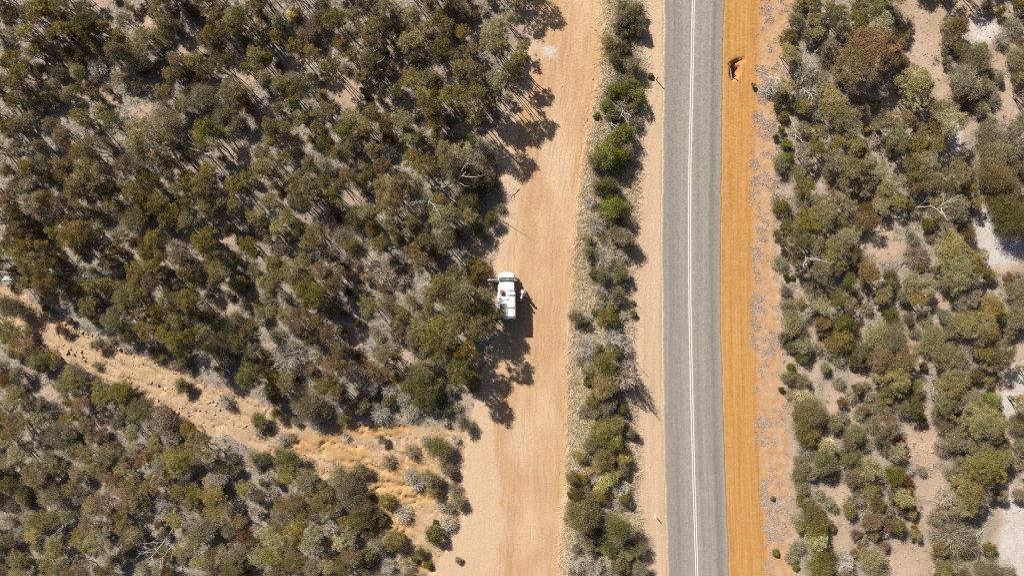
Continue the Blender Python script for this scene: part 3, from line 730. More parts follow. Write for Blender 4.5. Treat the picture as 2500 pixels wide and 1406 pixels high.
'I': """100,100,60 60,170,60 90,330,90 230,300,60 480,280,50 480,60,90 690,60,60 820,100,80 980,230,90,Md 700,150,70 870,70,70,Ge 1170,290,90,Gk 1220,390,70,Gk 1320,370,50 1400,500,110
1270,570,90 1310,610,90,Ge 760,530,90,Ro 950,500,50,Mp 1010,560,60 1130,610,60 860,660,60,My 1070,760,70,My 580,550,70,My 350,230,70,De 400,400,110,De 480,480,90,De 50,600,50 110,540,70
280,1030,80,Mg 200,1010,60 160,1100,60,Ge 240,680,80 370,830,90,Ge 480,800,60 540,1140,60 690,1180,100,Mp 610,1210,40,Rv 900,860,100,Mb 720,900,80 640,930,70,Mp 1170,890,80,Dw 1160,960,70,Dw
1240,1010,60 1380,820,60 1510,830,70 1550,950,90,Mp 1540,720,80,Gk 1450,1060,100,Ge 1380,1150,70 1600,1280,80 1740,1100,60,Gr 1790,1180,60,Gr 1850,1290,70,Mp 360,1200,60 300,1330,50 100,1300,60
560,1370,70 890,1170,60 930,1230,40,Rg 420,1340,70,Ge 1260,820,50 1700,930,50,Dw 1730,780,50 1830,830,60,Ge 1820,560,60,Ge 1300,60,50,Gp 1600,160,60,Dw 1850,290,60,Gg 1830,360,50,Dw 620,630,60
360,560,60,Ge 130,780,60,Ge 60,900,60,De 180,900,50,De 1140,700,60,Dk 1650,1370,70,Md 1500,1330,60,Ge 200,190,50,Ge 300,170,50,Ge 570,170,60,Mb 600,330,60 500,380,50,Ge 660,420,50,Ge 900,180,50,Md 850,330,50,Ge 940,380,60,Mp 1080,470,50,Mp 1150,200,40,Gk 1270,320,50,Gk 1210,470,60,Gk 690,660,60,Mb 780,740,70,Mb 560,680,60,Ge 430,640,50,Ge 330,640,60 940,740,50 1000,900,60,Md 830,960,60,Mb 570,830,60,Ge 480,980,60,Ge 360,980,50,De 60,1020,50,De 60,1150,60,Ge 240,1200,50,De 100,1400,60 620,1060,60,Mb 740,1060,60,Gk 870,1060,60,Mb 950,1110,50 1020,1350,60,De 800,1310,60,Ge 1300,1290,50,De 1400,1320,60,Mp 1700,1250,60,Mb 1640,1080,60,Ge 1400,720,60,De 1290,760,60,De 1350,900,50,Md 1630,650,50,Ge 1660,560,50,De 1690,1020,50,Mb 1560,620,50,Md 40,760,60,Md 40,440,50 320,420,60,De 1830,1080,50,Gk 1830,950,50,Gk 1710,1330,60""",
'J': """60,90,60,Rd 330,180,120,Ge 430,240,60,Ge 600,160,60,Gk 680,190,70,Ge 720,120,50,Gk 890,160,40,Ro 840,240,80,Dw 900,90,60,Dw 1170,110,130,Rg 1060,230,70,Dw 1260,150,50,Rg 590,420,40,Dw
130,440,50,Dw 170,560,90,Gg 130,620,50,Dw 850,430,40,Gp 1060,520,60,De 900,600,60,De 1160,440,40,Dw 1260,490,90,Gg 1380,430,40,Dw 1440,310,60,Ge 690,640,60,Ge 520,640,40,Dw 1060,700,60,Dw
1100,760,50,Dw 1200,700,70,Ge 1220,800,60,Gp 1380,790,60,De 1330,640,50,Ge 1400,870,50,Ge 890,880,60,Rg 1000,970,70,Dw 1230,1120,72,Rg 1320,1030,70,Dw 1280,920,40,Dw 850,1010,40,Ro 530,1180,60,Mf
950,1170,80,Ro 820,1180,60,Ge 750,1270,70,Rg 720,1340,50,Rg 1130,1240,40,Gd 1180,1330,30,Rv 900,1340,60,Dw 300,730,80 390,880,60 450,940,50,Mp 550,700,90,Ge 620,790,100,Ge 700,900,80,Gb
720,990,80,Gd 590,1030,50 480,1070,60,Dw 240,870,80,Gb 280,980,40 120,1040,80 60,1120,90 230,1100,90 340,1150,100 60,1280,80 200,1300,90 350,1330,80,Ge 450,1340,60 620,1130,60,Ge 680,1170,40,Dw
40,830,60,Dw 20,560,50,Gd 30,700,40,Dw 170,700,60 560,1330,70,Md 230,300,40,De 160,50,60,Mb 420,60,60,Md 520,100,60,Mb 780,50,60,Gk 1000,150,50,Dw 1300,300,40,Dw 1340,80,40,Ge 1390,200,40,De 930,160,40,Gd 1240,1020,24,Gd 420,760,60,Ge 460,830,50,Md 530,900,60,Ge 360,1000,60,Ge 660,1060,50,Ge 140,900,60,Gb 90,960,50,De 440,1180,50,Md 640,1260,60,Mb 1090,1290,24,Gd 1400,1290,24,Ge 640,700,50,De 790,850,24,Gd 200,420,40,De 100,240,40,Gg 40,370,30,De 1340,930,50,De 1010,1210,40,Dw""",
'K': """727,-3,95,Dk 560,40,90,Gp 450,20,30,Rv 490,160,50,Ro 700,220,50,Rg 600,180,60,Gp 690,290,60,Dw 560,390,100,Ro 640,450,80,Ro 470,460,60,Gp 560,560,80,Go 710,570,60,Rf 700,650,50,Ro 620,700,70,Rf 560,770,50,Rf
460,640,30,Rf 350,710,50,Ro 430,710,40,Ro 700,780,70,Dw 370,830,60,Rd 470,850,50,Ro 540,840,60,Ro 430,990,140,Ro 400,930,90,Ro 460,1060,80,Ro 660,1040,110,Gg 720,860,50,Rd 600,1200,60,Gg 560,1170,30,Rg
400,1290,110,Dw 500,1340,80,Dw 650,1230,60,Dw 690,1340,70,Rg 750,1250,40,Gp 850,1380,35,Rv 790,410,20,Rv 520,640,50,Gp 420,780,40,De 560,700,40,Rf 330,1240,50,Dw 690,520,40,Rf 1800,1240,22,Rv 1775,850,14,Rv 1835,70,16,Rd""",
'L': """310,140,80,Rf 340,220,110,Go 300,330,90,Go 350,400,90,Ro 450,460,60,Gf 680,400,80,Rg 620,450,60,Gb 640,560,80,Rg 770,660,100,Rp 780,790,70,Gp 430,590,90,Gg 490,680,70,Db 250,680,60,Ge 270,780,60,Ge
280,860,50,Go 620,930,50,Go 340,970,90,Go 380,1040,80,Go 410,1150,90,Rf 450,1270,70,Gd 400,1340,100,Gg 590,1310,90,Dw 780,1270,90,Gp 650,700,70,Gb 940,680,80,Gg 960,780,50,Gp 1030,720,40,Gr 1040,790,40,Gr
970,440,50,Gr 890,330,100,Mb 980,1060,60,Rg 910,1040,50,Gr 870,1190,40,Gr 770,1010,70,Gb 820,880,60,Gb 900,930,60,De 670,1100,40,Gb 720,210,40,Gr 560,160,40,Gb 560,30,50,De 590,270,50,De 790,330,60,De
1000,180,70,Ge 880,120,70,Gp 920,60,60 1340,160,90,Mg 1370,50,100,Mp 1500,170,80 1660,160,70,Rv 1590,150,50,Rg 1330,300,90,Gb 1400,420,100,Ge 1300,500,60,Db 1560,290,120,Mp 1680,330,100 1600,550,110
1520,650,90,Mp 1620,640,110 1700,700,50,My 1450,730,60,Mp 1790,600,70,De 1830,300,80,Ge 1860,470,60,Ge 1550,830,100,My 1450,920,80,Mp 1500,940,60 1350,850,90,Dk 1400,1130,160,De 1500,1200,80,Db 1400,1330,80,De
1600,1350,90,Ge 1760,1380,60,Ge 1150,660,40,De 740,480,50,De 830,450,50,De 700,250,50,De 780,200,50,De 880,500,50,De 1000,380,40,Dw 1050,640,50,Dw 980,620,50,De 1090,1060,24,Gb 700,860,60,De 640,880,50,De 480,880,50,De 420,830,40,De 520,920,40,De 760,930,50,De 840,1000,50,Ge 720,1140,50,De 880,1100,40,Dw 1250,1000,60,De 1310,950,60,De 1280,1270,60,De 1700,450,60 1740,560,60,Mp 1420,600,60,Ge 1500,480,60,Ge 1360,680,50,De 1480,330,60,Ge 1250,250,50,Ge 1120,220,60,Md 1100,120,50,Md 680,60,50,Gb 640,130,50,De 240,1340,24,Rv 100,1240,24,Rg 80,850,14,Rg 140,70,18,Gd 480,1030,40,De 500,1060,30,Gd 300,620,40,Ge 1700,820,50,Ge 1840,820,50,Ge 930,820,50,Ge 1000,920,50,Gb""",
}
ITEMS = []
for kx, tx in PL.items():
    ox, oy = CROPS[kx]
    for w in tx.split():
        p = w.split(','); code = p[3] if len(p) > 3 else 'Mo'
        if code == 'Mo' and kx in 'DXL': code = random.choice(['Mo', 'Mo', 'Mp', 'Mp', 'Me'])
        if code == 'Mo' and kx in 'IJ': code = random.choice(['Mo', 'Mo', 'Mo', 'Mp', 'Mb'])
        ITEMS.append([ox + float(p[0]) * K, oy + float(p[1]) * K, float(p[2]) * K * S, code[0], code[1]])

random.seed(21)
for i in range(150):
    py = random.uniform(0, 1406); f = random.betavariate(2.2, 1.6)
    px = float(bnd(MED_L, py) + f * (bnd(MED_R, py) - bnd(MED_L, py)) - 2)
    code = random.choice(['Dw', 'De', 'De', 'Dk', 'Gp', 'Ge', 'Ge'])
    ITEMS.append([px, py, random.uniform(10, 21) * S, code[0], code[1]])
# fill what the list leaves open with small scrub, a little past the frame too
def zone_at(px, py):
    z = zones(np.array([(px - CX) * S]), np.array([-(py - CY) * S])); return {k: float(v[0]) for k, v in z.items()}
ptx = np.array([i[0] for i in ITEMS]); pty = np.array([i[1] for i in ITEMS]); ptr = np.array([i[2] / S for i in ITEMS])
cand = np.stack([rng.uniform(-150, 2650, 26000), rng.uniform(-150, 1556, 26000)], 1)
zc = zones((cand[:, 0] - CX) * S, -(cand[:, 1] - CY) * S)
n_in = n_out = 0
for i in range(len(cand)):
    px, py = cand[i]
    if zc['bush'][i] < .97 or zc['clear'][i] > .25 or zc['white'][i] > .2: continue
    inside = -10 < px < 2510 and -10 < py < 1416
    if inside and n_in >= 420: continue
    if not inside and (n_out >= 110 or px > 2560 or py > 1470 or px < -90 or py < -110): continue
    r = random.uniform(10, 22) if inside else random.uniform(20, 34)
    d = np.hypot(ptx - px, pty - py)
    if np.any(d < (ptr + r) * (.56 if inside else .7)): continue
    t = random.random()
    code = random.choice(['Ge', 'Ge', 'De', 'De', 'Gp', 'Gp', 'Gb', 'Gb', 'Dk', 'Go', 'Mp', 'Go']) if inside else random.choice(['Mo', 'Mo', 'Md', 'Mp', 'Mb', 'Ge', 'My'])
    ITEMS.append([px, py, r * S, code[0], code[1]])
    ptx = np.append(ptx, px); pty = np.append(pty, py); ptr = np.append(ptr, r)
    if inside: n_in += 1
    else: n_out += 1

KIND = {'M': ('gum_tree', 'gum tree', 'tree'), 'm': ('gum_sapling', 'gum sapling', 'sapling'), 'G': ('shrub', 'shrub', 'shrub'),
        'R': ('round_bush', 'rounded bush', 'bush'), 'D': ('dead_shrub', 'twiggy shrub', 'dead shrub')}
def where(px, py, z):
    if z['median'] > .3 or (1380 < px < 1600): return 'in the strip beside the road'
    if 1600 < px < 1925 and z['bush'] < .5: return 'on the verge by the orange shoulder'
    if px > 1800:
        if px < 1990: return 'at the scrub edge by the orange shoulder'
        for (a, b, rx, ry) in WHITE[1:]:
            if abs(px - a) < rx * 2.2 and abs(py - b) < ry * 2.2: return 'by white sand east of the road'
        if py < 260 and px > 2180: return 'around the sandy clearing east of the road'
        if any(abs(px - a) < rx + 25 and abs(py - b) < ry + 25 for a, b, rx, ry in CLEAR): return 'by bare ground east of the road'
        return 'in the scrub east of the road'
    if abs(px - 1237) < 70 and abs(py - 722) < 90: return 'beside the parked white van'
    if z['wash'] > .4: return 'on the eroded side track'
    up = float(np.interp(px, *WASH_U)); dn = float(np.interp(px, *WASH_D)); tl = float(np.interp(py, *TRK_L))
    if tl - px < 95: return 'at the scrub edge by the gravel track'
    if abs(py - up) < 60: return 'on the van-side bank of the eroded track'
    if py > dn and py - dn < 70: return 'on the far bank of the eroded track'
    if py > dn: return 'in scrub beyond the eroded side track'
    if any(abs(px - a) < rx + 30 and abs(py - b) < ry + 30 for a, b, rx, ry in CLEAR): return 'by a clearing in the van-side scrub'
    return 'deep in the van-side scrub'
def kind_of(r, shape, colr):
    kk = 'm' if (shape == 'M' and r < .82) else shape
    nm, noun, catg = KIND[kk]
    if kk in 'MG': nm = PAL[colr][2].replace('-', '_') + '_' + nm
    return kk, nm, noun, catg
SIZE = {'M': ((1.0, 'small'), (1.45, 'medium'), (9, 'broad')), 'G': ((.5, 'small'), (1.0, 'medium'), (9, 'broad')), 'R': ((.4, 'tiny'), (.95, 'medium'), (9, 'large')), 'D': ((.5, 'small'), (1.0, 'medium'), (9, 'broad'))}
SPECIAL = {}   # (crop, x, y) -> a label of its own
def sp(kx, x, y, label): SPECIAL[(round(CROPS[kx][0] + x * K, 1), round(CROPS[kx][1] + y * K, 1))] = label
sp('D', 830, 330, 'huge rusty brown gum tree beside the bare sandy clearing')
sp('D', 670, 470, 'large golden olive gum tree touching the huge rusty brown one')
sp('D', 1130, 680, 'pale yellow flowering gum below the huge rusty brown tree')
sp('F', 180, 1180, 'big silvery dead shrub with spiky radiating twigs above the eroded track')
sp('F', 1530, 560, 'rounded olive bush by the open door of the white van')
sp('J', 1230, 1120, 'round dark green bush alone on orange earth beside the gravel track')
sp('J', 530, 1180, 'pale yellow flowering gum in scrub across the eroded side track')
sp('J', 1440, 310, 'thin grey-green shrub casting a long broom-shaped shadow on the gravel track')
sp('G', 640, 110, 'vivid green dome-shaped bush in the strip beside the sealed road')
sp('K', 430, 990, 'large dark olive rounded bush bulging from the strip onto the gravel track')
sp('K', 400, 1290, 'broad whitish dead shrub sprawling at the gravel track edge of the strip')
sp('C', 905, 540, 'tiny bright green tuft beside the dark guide post')
sp('E', 690, 1090, 'leaning pale olive shrub among stones on the eroded track')
sp('E', 430, 990, 'small brownish dome shrub in the middle of the eroded track')
sp('I', 1600, 160, 'grey dead shrub ball on the eroded track')
sp('X', 570, 1060, 'golden olive rounded bush shaped like a mushroom, east of the orange shoulder')
sp('L', 770, 660, 'large pale olive rounded bush east of the road near rubble')
sp('L', 1400, 1130, 'very broad grey leafless shrub fanning out beside white sand')
sp('B', 200, 80, 'pale yellow flowering gum deep in the scrub behind the van')

def pick(shape, r):
    best = sorted(VAR[shape], key=lambda v: abs(math.log(v[0] / r)))
    c = [v for v in best if abs(v[0] - best[0][0]) < 1e-6]
    return random.choice(c)
NAMES = {}
IX = np.array([i[0] for i in ITEMS]); IY = np.array([i[1] for i in ITEMS])
zall = zones((np.array([i[0] for i in ITEMS]) - CX) * S, -(np.array([i[1] for i in ITEMS]) - CY) * S)
rows = []
for idx, (px, py, r, shape, colr) in enumerate(ITEMS):
    R0, H0, (ma, mb) = pick(shape, r)
    sc = min(1.3, max(.75, r / R0))
    szz = sc * random.uniform(.9, 1.15)
    if shape == 'M' and px > 1900: szz *= .68
    if shape == 'M' and px < 1300 and float(np.interp(py, *TRK_L)) - px < 150 and py < 1020: szz *= float(np.interp(py, [0, 110, 150, 240, 290, 420, 600, 720, 1000], [.85, .85, 1.3, 1.36, 1.0, 1.0, 1.05, 1.15, 1.2]))
    if shape == 'D' and abs(px - 1528) < 2 and abs(py - 925) < 2: szz *= 2.3
    if shape == 'M' and px < 1150 and py > np.interp(px, *WASH_D) - 10: szz *= .55
    if shape in 'RG' and 1380 < px < 1600 and r > .5: szz *= 1.2
    top = H0 * szz * (.93 if shape == 'M' else .6)
    x, y = at(px, py, top)
    rows.append((px, py, r, shape, colr, ma, mb, sc, szz, x, y, idx))
hz = height(np.array([q[9] for q in rows]), np.array([q[10] for q in rows]))
for (px, py, r, shape, colr, ma, mb, sc, szz, x, y, idx) in rows:
    zz = {k: float(v[idx]) for k, v in zall.items()}
    kk, nm, noun, catg = kind_of(r, shape, colr)
    o = empty(nm, (x, y, float(hz[idx]) - .01), random.uniform(0, 6.283))
    o.scale = (sc * random.uniform(.94, 1.06), sc * random.uniform(.94, 1.06), szz)
    a = link({'M': 'trunk'}.get(shape, 'stem'), ma, o)
    b = link({'M': 'crown', 'D': 'twigs'}.get(shape, 'foliage'), mb, o)
    b.material_slots[0].link = 'OBJECT'; b.material_slots[0].material = LEAF[colr]
    size = next(w for lim, w in SIZE[shape] if r < lim)
    if kk == 'm': size = 'slender'
    dn_ = np.hypot(IX - px, IY - py); dn_[idx] = 1e9; nbs = []
    for j in np.argsort(dn_)[:9]:
        nb = ITEMS[j]; t_ = PAL[nb[4]][2] + ' ' + kind_of(nb[2], nb[3], nb[4])[2].replace('gum ', '').replace('rounded ', '').replace('twiggy shrub', 'dead-shrub')
        if (nb[3], nb[4]) != (shape, colr) and t_ not in nbs: nbs.append(t_)
        if len(nbs) == 2: break
    wh = where(px, py, zz); head = '%s %s %s' % (size, PAL[colr][2], noun)
    opts = []
    if len(nbs) == 2: opts.append('%s between %s and %s, %s' % (head, nbs[0], nbs[1], wh))
    if len(nbs) == 2: opts.append('%s between %s and %s, %s' % (head, nbs[0], nbs[1], wh.replace('the ', '')))
    if nbs: opts.append('%s by %s, %s' % (head, nbs[0], wh))
    opts.append('%s, %s' % (head, wh))
    lab = next(l for l in opts if len(l.split()) <= 16)
    own = SPECIAL.get((round(px, 1), round(py, 1)))
    if own: tag(o, own, catg)
    else: tag(o, lab, catg, lab)
    NAMES[nm] = NAMES.get(nm, 0) + 1
print("PLANTS", NAMES, "fill", n_in, n_out)

# bleached limbs: px, py, length m, angle in degrees
BL = [(492, 395, 2.6, 60, 'bleached forked limb caught among golden gum crowns'), (1090, 440, 3.6, 20, 'long bleached limb spread over scrub at the gravel track edge'), (1060, 480, 2.4, 245, 'bleached limb hanging below the grey-green canopy near the gravel track'),
      (900, 165, 2.0, 35, 'thin bleached limb over gum crowns behind the bare clearing'), (395, 1320, 3.2, 235, 'long bleached forked limb lying in dark scrub across the eroded track'), (412, 1350, 1.8, 255, 'short bleached limb below the long forked one'), (157, 1278, 1.3, 300, 'small curled bleached limb in shade across the eroded track'),
      (1965, 170, 2.0, 110, 'bleached limb in grey scrub along the orange shoulder'), (1975, 220, 2.3, 300, 'longer bleached limb on the grey dead shrubs by the orange shoulder'), (1938, 310, 2.4, 245, 'bleached limb lying toward the orange shoulder'), (1972, 620, 1.8, 275, 'bleached forked limb on dark green crown east of the road'),
      (2250, 635, 2.8, 215, 'dark weathered fallen limb in the scrub near white sand'), (2200, 640, 2.2, 180, 'second weathered fallen limb crossing the first near white sand'), (2375, 1300, 3.2, 200, 'thick fallen limb in the broad grey shrub by white sand'), (2385, 1320, 2.0, 280, 'short fallen limb beside the thick one by white sand'),
      (1513, 262, 2.2, 240, 'bleached limb across bright green bushes in the strip'), (1535, 275, 1.4, 320, 'short bleached limb beside green bushes in the strip'), (1500, 300, 1.5, 270, 'bleached limb between two green bushes in the strip'), (520, 735, 1.6, 200, 'bleached forked limb in scrub above the eroded track'),
      (510, 850, 1.6, 250, 'short bleached limb near the upper bank of the eroded track'), (690, 730, 1.8, 240, 'bleached limb in scrub near the silvery dead shrub'), (968, 537, 1.0, 10, 'short pale limb in shade behind the rounded green bush'), (1255, 466, 1.6, 200, 'dark limb poking out onto the gravel track'),
      (770, 25, 1.5, 200, 'pale limb at the head of the scrub behind the van'), (950, 600, 1.8, 330, 'grey limb on litter in the clearing behind the van'), (905, 650, 1.5, 60, 'twisted grey limb on litter behind the van'), (1500, 835, 1.8, 20, 'grey limb among dead shrubs in the strip'), (2140, 330, 1.4, 200, 'pale limb in shade below the huge rusty tree'),
      (2280, 500, 1.8, 330, 'pale limb among grey-green crowns east of the road'), (2485, 725, 1.4, 190, 'white limb at the edge of white sand')]
for i, (px, py, L, ang, lab) in enumerate(BL):
    up = 4.0 if any(w in lab for w in ('crown', 'hanging', 'caught', 'over', 'canopy')) else (.05 if any(w in lab for w in ('fallen', 'litter', 'poking', 'edge of white')) else 1.5)
    if 'strip' in lab: up = 1.7
    q = min(range(8), key=lambda k: abs(LLEN[k % 4] - math.hypot(L, up)) + .05 * ((k // 4 + i) % 2)); a, b = LIMBS[q]; base = LLEN[q % 4]
    x, y = at(px, py, up * .75); an = math.radians(ang)
    x -= .35 * L * math.cos(an); y -= .35 * L * math.sin(an)
    o = empty('dead_limb', (x, y, gz(x, y)), an)
    s = math.hypot(L, up) / base; o.scale = (s, s, s)
    o.rotation_euler = (0, -math.atan2(up, L), an)
    link('trunk', a, o); link('branches', b, o)
    tag(o, lab, 'dead limb')

# ------------------------------------------------------------------ uncounted ground cover
def scatter_blades(name, X, Y, L, W, tilt, colA, colB, label, up=0.0, seed=1, cat_='grass', curved=False):
    g = np.random.default_rng(seed); n = len(X)
    a = g.random(n) * 6.283; el = np.clip(g.normal(tilt, .22, n), .02, 1.5)
    D = np.stack([np.cos(a) * np.cos(el), np.sin(a) * np.cos(el), np.sin(el)], 1)
    Zg = height(X, Y)
    P = np.stack([X, Y, Zg + .012 + up * g.random(n)], 1) + D * (L / 2)[:, None]
    V, F = leaves(P, D, L, W, g)
    n_ = NT(name + "_blades"); c = n_.mix(n_.attr("cv"), colA, colB); m = n_.fin(c, .8, 0, .2)
    o = link(name, np_mesh(name, V, F, m, cv=g.random(n)))
    tag(o, label, cat_, kind='stuff'); return o
# dry grass of the strip: tussocks and loose blades
N = 7000
X = rng.uniform(1340, 1620, N); Y = rng.uniform(-60, 1466, N)
wx, wy = (X - CX) * S, -(Y - CY) * S
zz = zones(wx, wy)
fr = (X - bnd(MED_L, Y)) / (bnd(MED_R, Y) - bnd(MED_L, Y))
den = fbm(wx * .5, wy * .5, 201) * .9 + (1 - sstep(.3, 1.0, fr)) * .55
ok = np.where((zz['median'] > .10) & (rng.random(N) < den * (.35 + .65 * zz['median'])))[0]
nb = 46
bx = np.repeat(wx[ok], nb); by = np.repeat(wy[ok], nb); rr = np.repeat(rng.uniform(.15, .60, len(ok)), nb)
k = len(bx)
scatter_blades('dry_grass', bx + rng.normal(size=k) * rr * .7, by + rng.normal(size=k) * rr * .7, rng.uniform(.25, .95, k), rng.uniform(.014, .034, k), .36, (.40, .31, .19), (.66, .56, .40), 'straw-coloured dry grass covering the strip beside the road', seed=11)
# leaf, bark and twig litter under the scrub
N = 260000
X = rng.uniform(-120, 2620, N); Y = rng.uniform(-120, 1526, N)
wx, wy = (X - CX) * S, -(Y - CY) * S
zz = zones(wx, wy)
keep = (rng.random(N) < zz['bush'] * (.15 + .85 * zz['litter']) * (.35 + fbm(wx * .6, wy * .6, 211)))
k = keep.sum()
scatter_blades('leaf_litter', wx[keep], wy[keep], np.where(rng.random(k) < .2, rng.uniform(.3, .9, k), rng.uniform(.06, .22, k)), rng.uniform(.018, .045, k), .12, (.12, .09, .06), (.48, .415, .335), 'grey-brown leaf and twig litter under the scrub', seed=12, cat_='leaf litter')
# low dry tufts in the scrub
N = 11500
X = rng.uniform(-60, 2560, N); Y = rng.uniform(-60, 1466, N)
wx, wy = (X - CX) * S, -(Y - CY) * S
zz = zones(wx, wy)
ok = np.where((zz['bush'] > .5) & (zz['white'] < .2) & (rng.random(N) < .12 + .88 * (1 - zz['clear'])) & (fbm(wx * .35, wy * .35, 231) > .36))[0]
nb = 36
bx = np.repeat(wx[ok], nb); by = np.repeat(wy[ok], nb); rr = np.repeat(rng.uniform(.06, .42, len(ok)) ** 1.15, nb)
k = len(bx)
scatter_blades('low_scrub', bx + rng.normal(size=k) * rr * .6, by + rng.normal(size=k) * rr * .6, rng.uniform(.15, .55, k) * (.6 + rr), rng.uniform(.016, .036, k), .75, (.14, .12, .07), (.50, .45, .35), 'low grey-green tufts and seedlings covering the scrub floor', seed=13, cat_='ground cover')
# grey matted plants on the sandy verge
N = 120000
X = rng.uniform(1826, 1945, N); Y = rng.uniform(-60, 1466, N)
wx, wy = (X - CX) * S, -(Y - CY) * S
zz = zones(wx, wy)
den = vnoise(wx * 1.15 + .35 * wy, wy * 1.0, 221) * .62 + .38 * vnoise(wx * 3.2, wy * 3.2, 222)
keep = (zz['verge'] > .2) & (den + .45 * (fbm(wx * .22, wy * .22, 223) - .5) > .585) & (rng.random(N) < .85)
k = keep.sum()
scatter_blades('matted_groundcover', wx[keep], wy[keep], rng.uniform(.08, .30, k), rng.uniform(.016, .034, k), .16, (.28, .25, .235), (.44, .41, .395), 'grey matted low plants in patches on the sandy verge', seed=14, cat_='ground cover')

# ------------------------------------------------------------------ stones on the eroded track and rubble
def stone_mesh(seed):
    g = np.random.default_rng(seed); t = (1 + 5 ** .5) / 2
    v = np.array([(-1, t, 0), (1, t, 0), (-1, -t, 0), (1, -t, 0), (0, -1, t), (0, 1, t), (0, -1, -t), (0, 1, -t), (t, 0, -1), (t, 0, 1), (-t, 0, -1), (-t, 0, 1)], float)
    v /= np.linalg.norm(v[0]); v *= (.78 + .4 * g.random(12))[:, None]; v *= np.array([1.25, .9, .62])
    f = np.array([(0, 11, 5), (0, 5, 1), (0, 1, 7), (0, 7, 10), (0, 10, 11), (1, 5, 9), (5, 11, 4), (11, 10, 2), (10, 7, 6), (7, 1, 8), (3, 9, 4), (3, 4, 2), (3, 2, 6), (3, 6, 8), (3, 8, 9), (4, 9, 5), (2, 4, 11), (6, 2, 10), (8, 6, 7), (9, 8, 1)])
    return v, f
STONE = plain("ochre_stone", (.36, .25, .145), .9, var=.3, scale=5)
STV = [stone_mesh(500 + i) for i in range(8)]
STM = [np_mesh("stone", v, f, STONE) for v, f in STV]
RUTS = [[(55, 742), (75, 752), (110, 776), (150, 793), (185, 805), (205, 812), (230, 825), (262, 842), (285, 852), (300, 862), (325, 872), (345, 885)], [(150, 850), (165, 862), (178, 846), (215, 880), (250, 900), (300, 915), (345, 932), (440, 962), (520, 985), (570, 1010)],
        [(80, 800), (140, 830), (200, 868), (270, 935), (345, 960), (420, 1000), (500, 1005), (590, 1040), (640, 1065)]]
spots = []
for R_t, cnt in zip(RUTS, (95, 75, 60)):
    P = np.array(R_t, float); seg = np.hypot(*np.diff(P, axis=0).T); cum = np.concatenate([[0], np.cumsum(seg)])
    for i in range(cnt):
        t = random.random() * cum[-1]
        spots.append((np.interp(t, cum, P[:, 0]) + random.gauss(0, 5), np.interp(t, cum, P[:, 1]) + random.gauss(0, 5), 'along the ruts of the eroded side track'))
for a, b, rx, ry, n in ((2248, 1090, 45, 50, 40), (2215, 1130, 20, 30, 14), (2330, 25, 60, 20, 14)):
    for i in range(n):
        spots.append((a + random.gauss(0, rx * .6), b + random.gauss(0, ry * .6), 'in the rubble patch of the scrub east of the road' if b > 500 else 'on the bare sandy clearing east of the road'))
for px, py, wh in spots:
    x, y = at(px, py); r = min(.20, random.lognormvariate(-2.45, .38))
    o = link('stone', random.choice(STM), None, (x, y, gz(x, y) + r * .22)); o.scale = (r, r, r); o.rotation_euler = (0, 0, random.uniform(0, 6.28))
    lab = 'small angular ochre stone ' + wh
    tag(o, lab, 'stone', 'stones ' + wh)
# countless pebbles
N = 60000
X = rng.uniform(-20, 2520, N); Y = rng.uniform(-20, 1426, N)
wx, wy = (X - CX) * S, -(Y - CY) * S; zz = zones(wx, wy)
rub = ellmask(X, Y, [(2250, 1095, 60, 70), (2230, 1330, 80, 60), (2300, 30, 150, 50), (2290, 130, 60, 80), (2390, 80, 60, 40)], .4)
p = zz['wash'] * .42 * (vnoise(wx * .8, wy * .8, 301) > .42) + rub * .5 + zz['track'] * .004 + zz['clear'] * .05
ok = np.where(rng.random(N) < p)[0]
hz_ = height(wx[ok], wy[ok]); Vs = []; Fs = []
for q, i in enumerate(ok):
    v, f = STV[i % 8]; r = min(.11, rng.lognormal(-3.15, .45)); a = rng.random() * 6.283
    c, s_ = math.cos(a), math.sin(a)
    Vs.append(np.stack([v[:, 0] * c - v[:, 1] * s_, v[:, 0] * s_ + v[:, 1] * c, v[:, 2]], 1) * r + np.array([wx[i], wy[i], hz_[q] + r * .2])); Fs.append(f + 12 * q)
tag(link('loose_pebbles', np_mesh('loose_pebbles', np.concatenate(Vs), np.concatenate(Fs), STONE)), 'loose ochre pebbles strewn over bare earth', 'pebbles', kind='stuff')
print("PEBBLES", len(ok))

# ------------------------------------------------------------------ the van
def van_paint():
    n = NT("white_van_paint"); f = n.noise(n.obj(), 3.0, 5, .6)
    c = n.mix(n.rng(f, .35, .75), (.62, .61, .61), (.54, .525, .51))
    n.put(n.b.inputs['Coat Weight'], .4)
    return n.fin(c, .35, 0, .5)
VWHITE = van_paint()
GELCOAT = plain("chalky_white_gelcoat", (.60, .59, .60), .5, var=.05, scale=3)
BLACKP = plain("black_plastic", (.025, .025, .027), .55)
RUBBER = plain("tyre_rubber", (.03, .03, .032), .85)
RIM = plain("grey_steel_rim", (.42, .42, .43), .4, .7)
def glass_material(tint, alpha):
    n = NT("tinted_glass"); n.fin(tint, .03, 0, .5)
    tr = n.new("ShaderNodeBsdfTransparent"); tr.inputs[0].default_value = (*[.55 + .4 * q for q in (.75, 1, .85)], 1)
    mx = n.new("ShaderNodeMixShader"); mx.inputs[0].default_value = alpha
    n.t.links.new(tr.outputs[0], mx.inputs[1]); n.t.links.new(n.b.outputs[0], mx.inputs[2]); n.t.links.new(mx.outputs[0], n.out.inputs[0])
    return n.m
GLASS = glass_material((.05, .09, .075), .35)
DARKGLASS = plain("dark_side_glass", (.03, .035, .035), .06, var=.05, spec=.6)
vx, vy = at(1237.2, 722.4, 1.6)
van = empty('camper_van', (vx, vy, gz(vx, vy) - .005), math.radians(.6))
tag(van, 'white camper van with high roof and solar panel, front door open, on the gravel track', 'van')
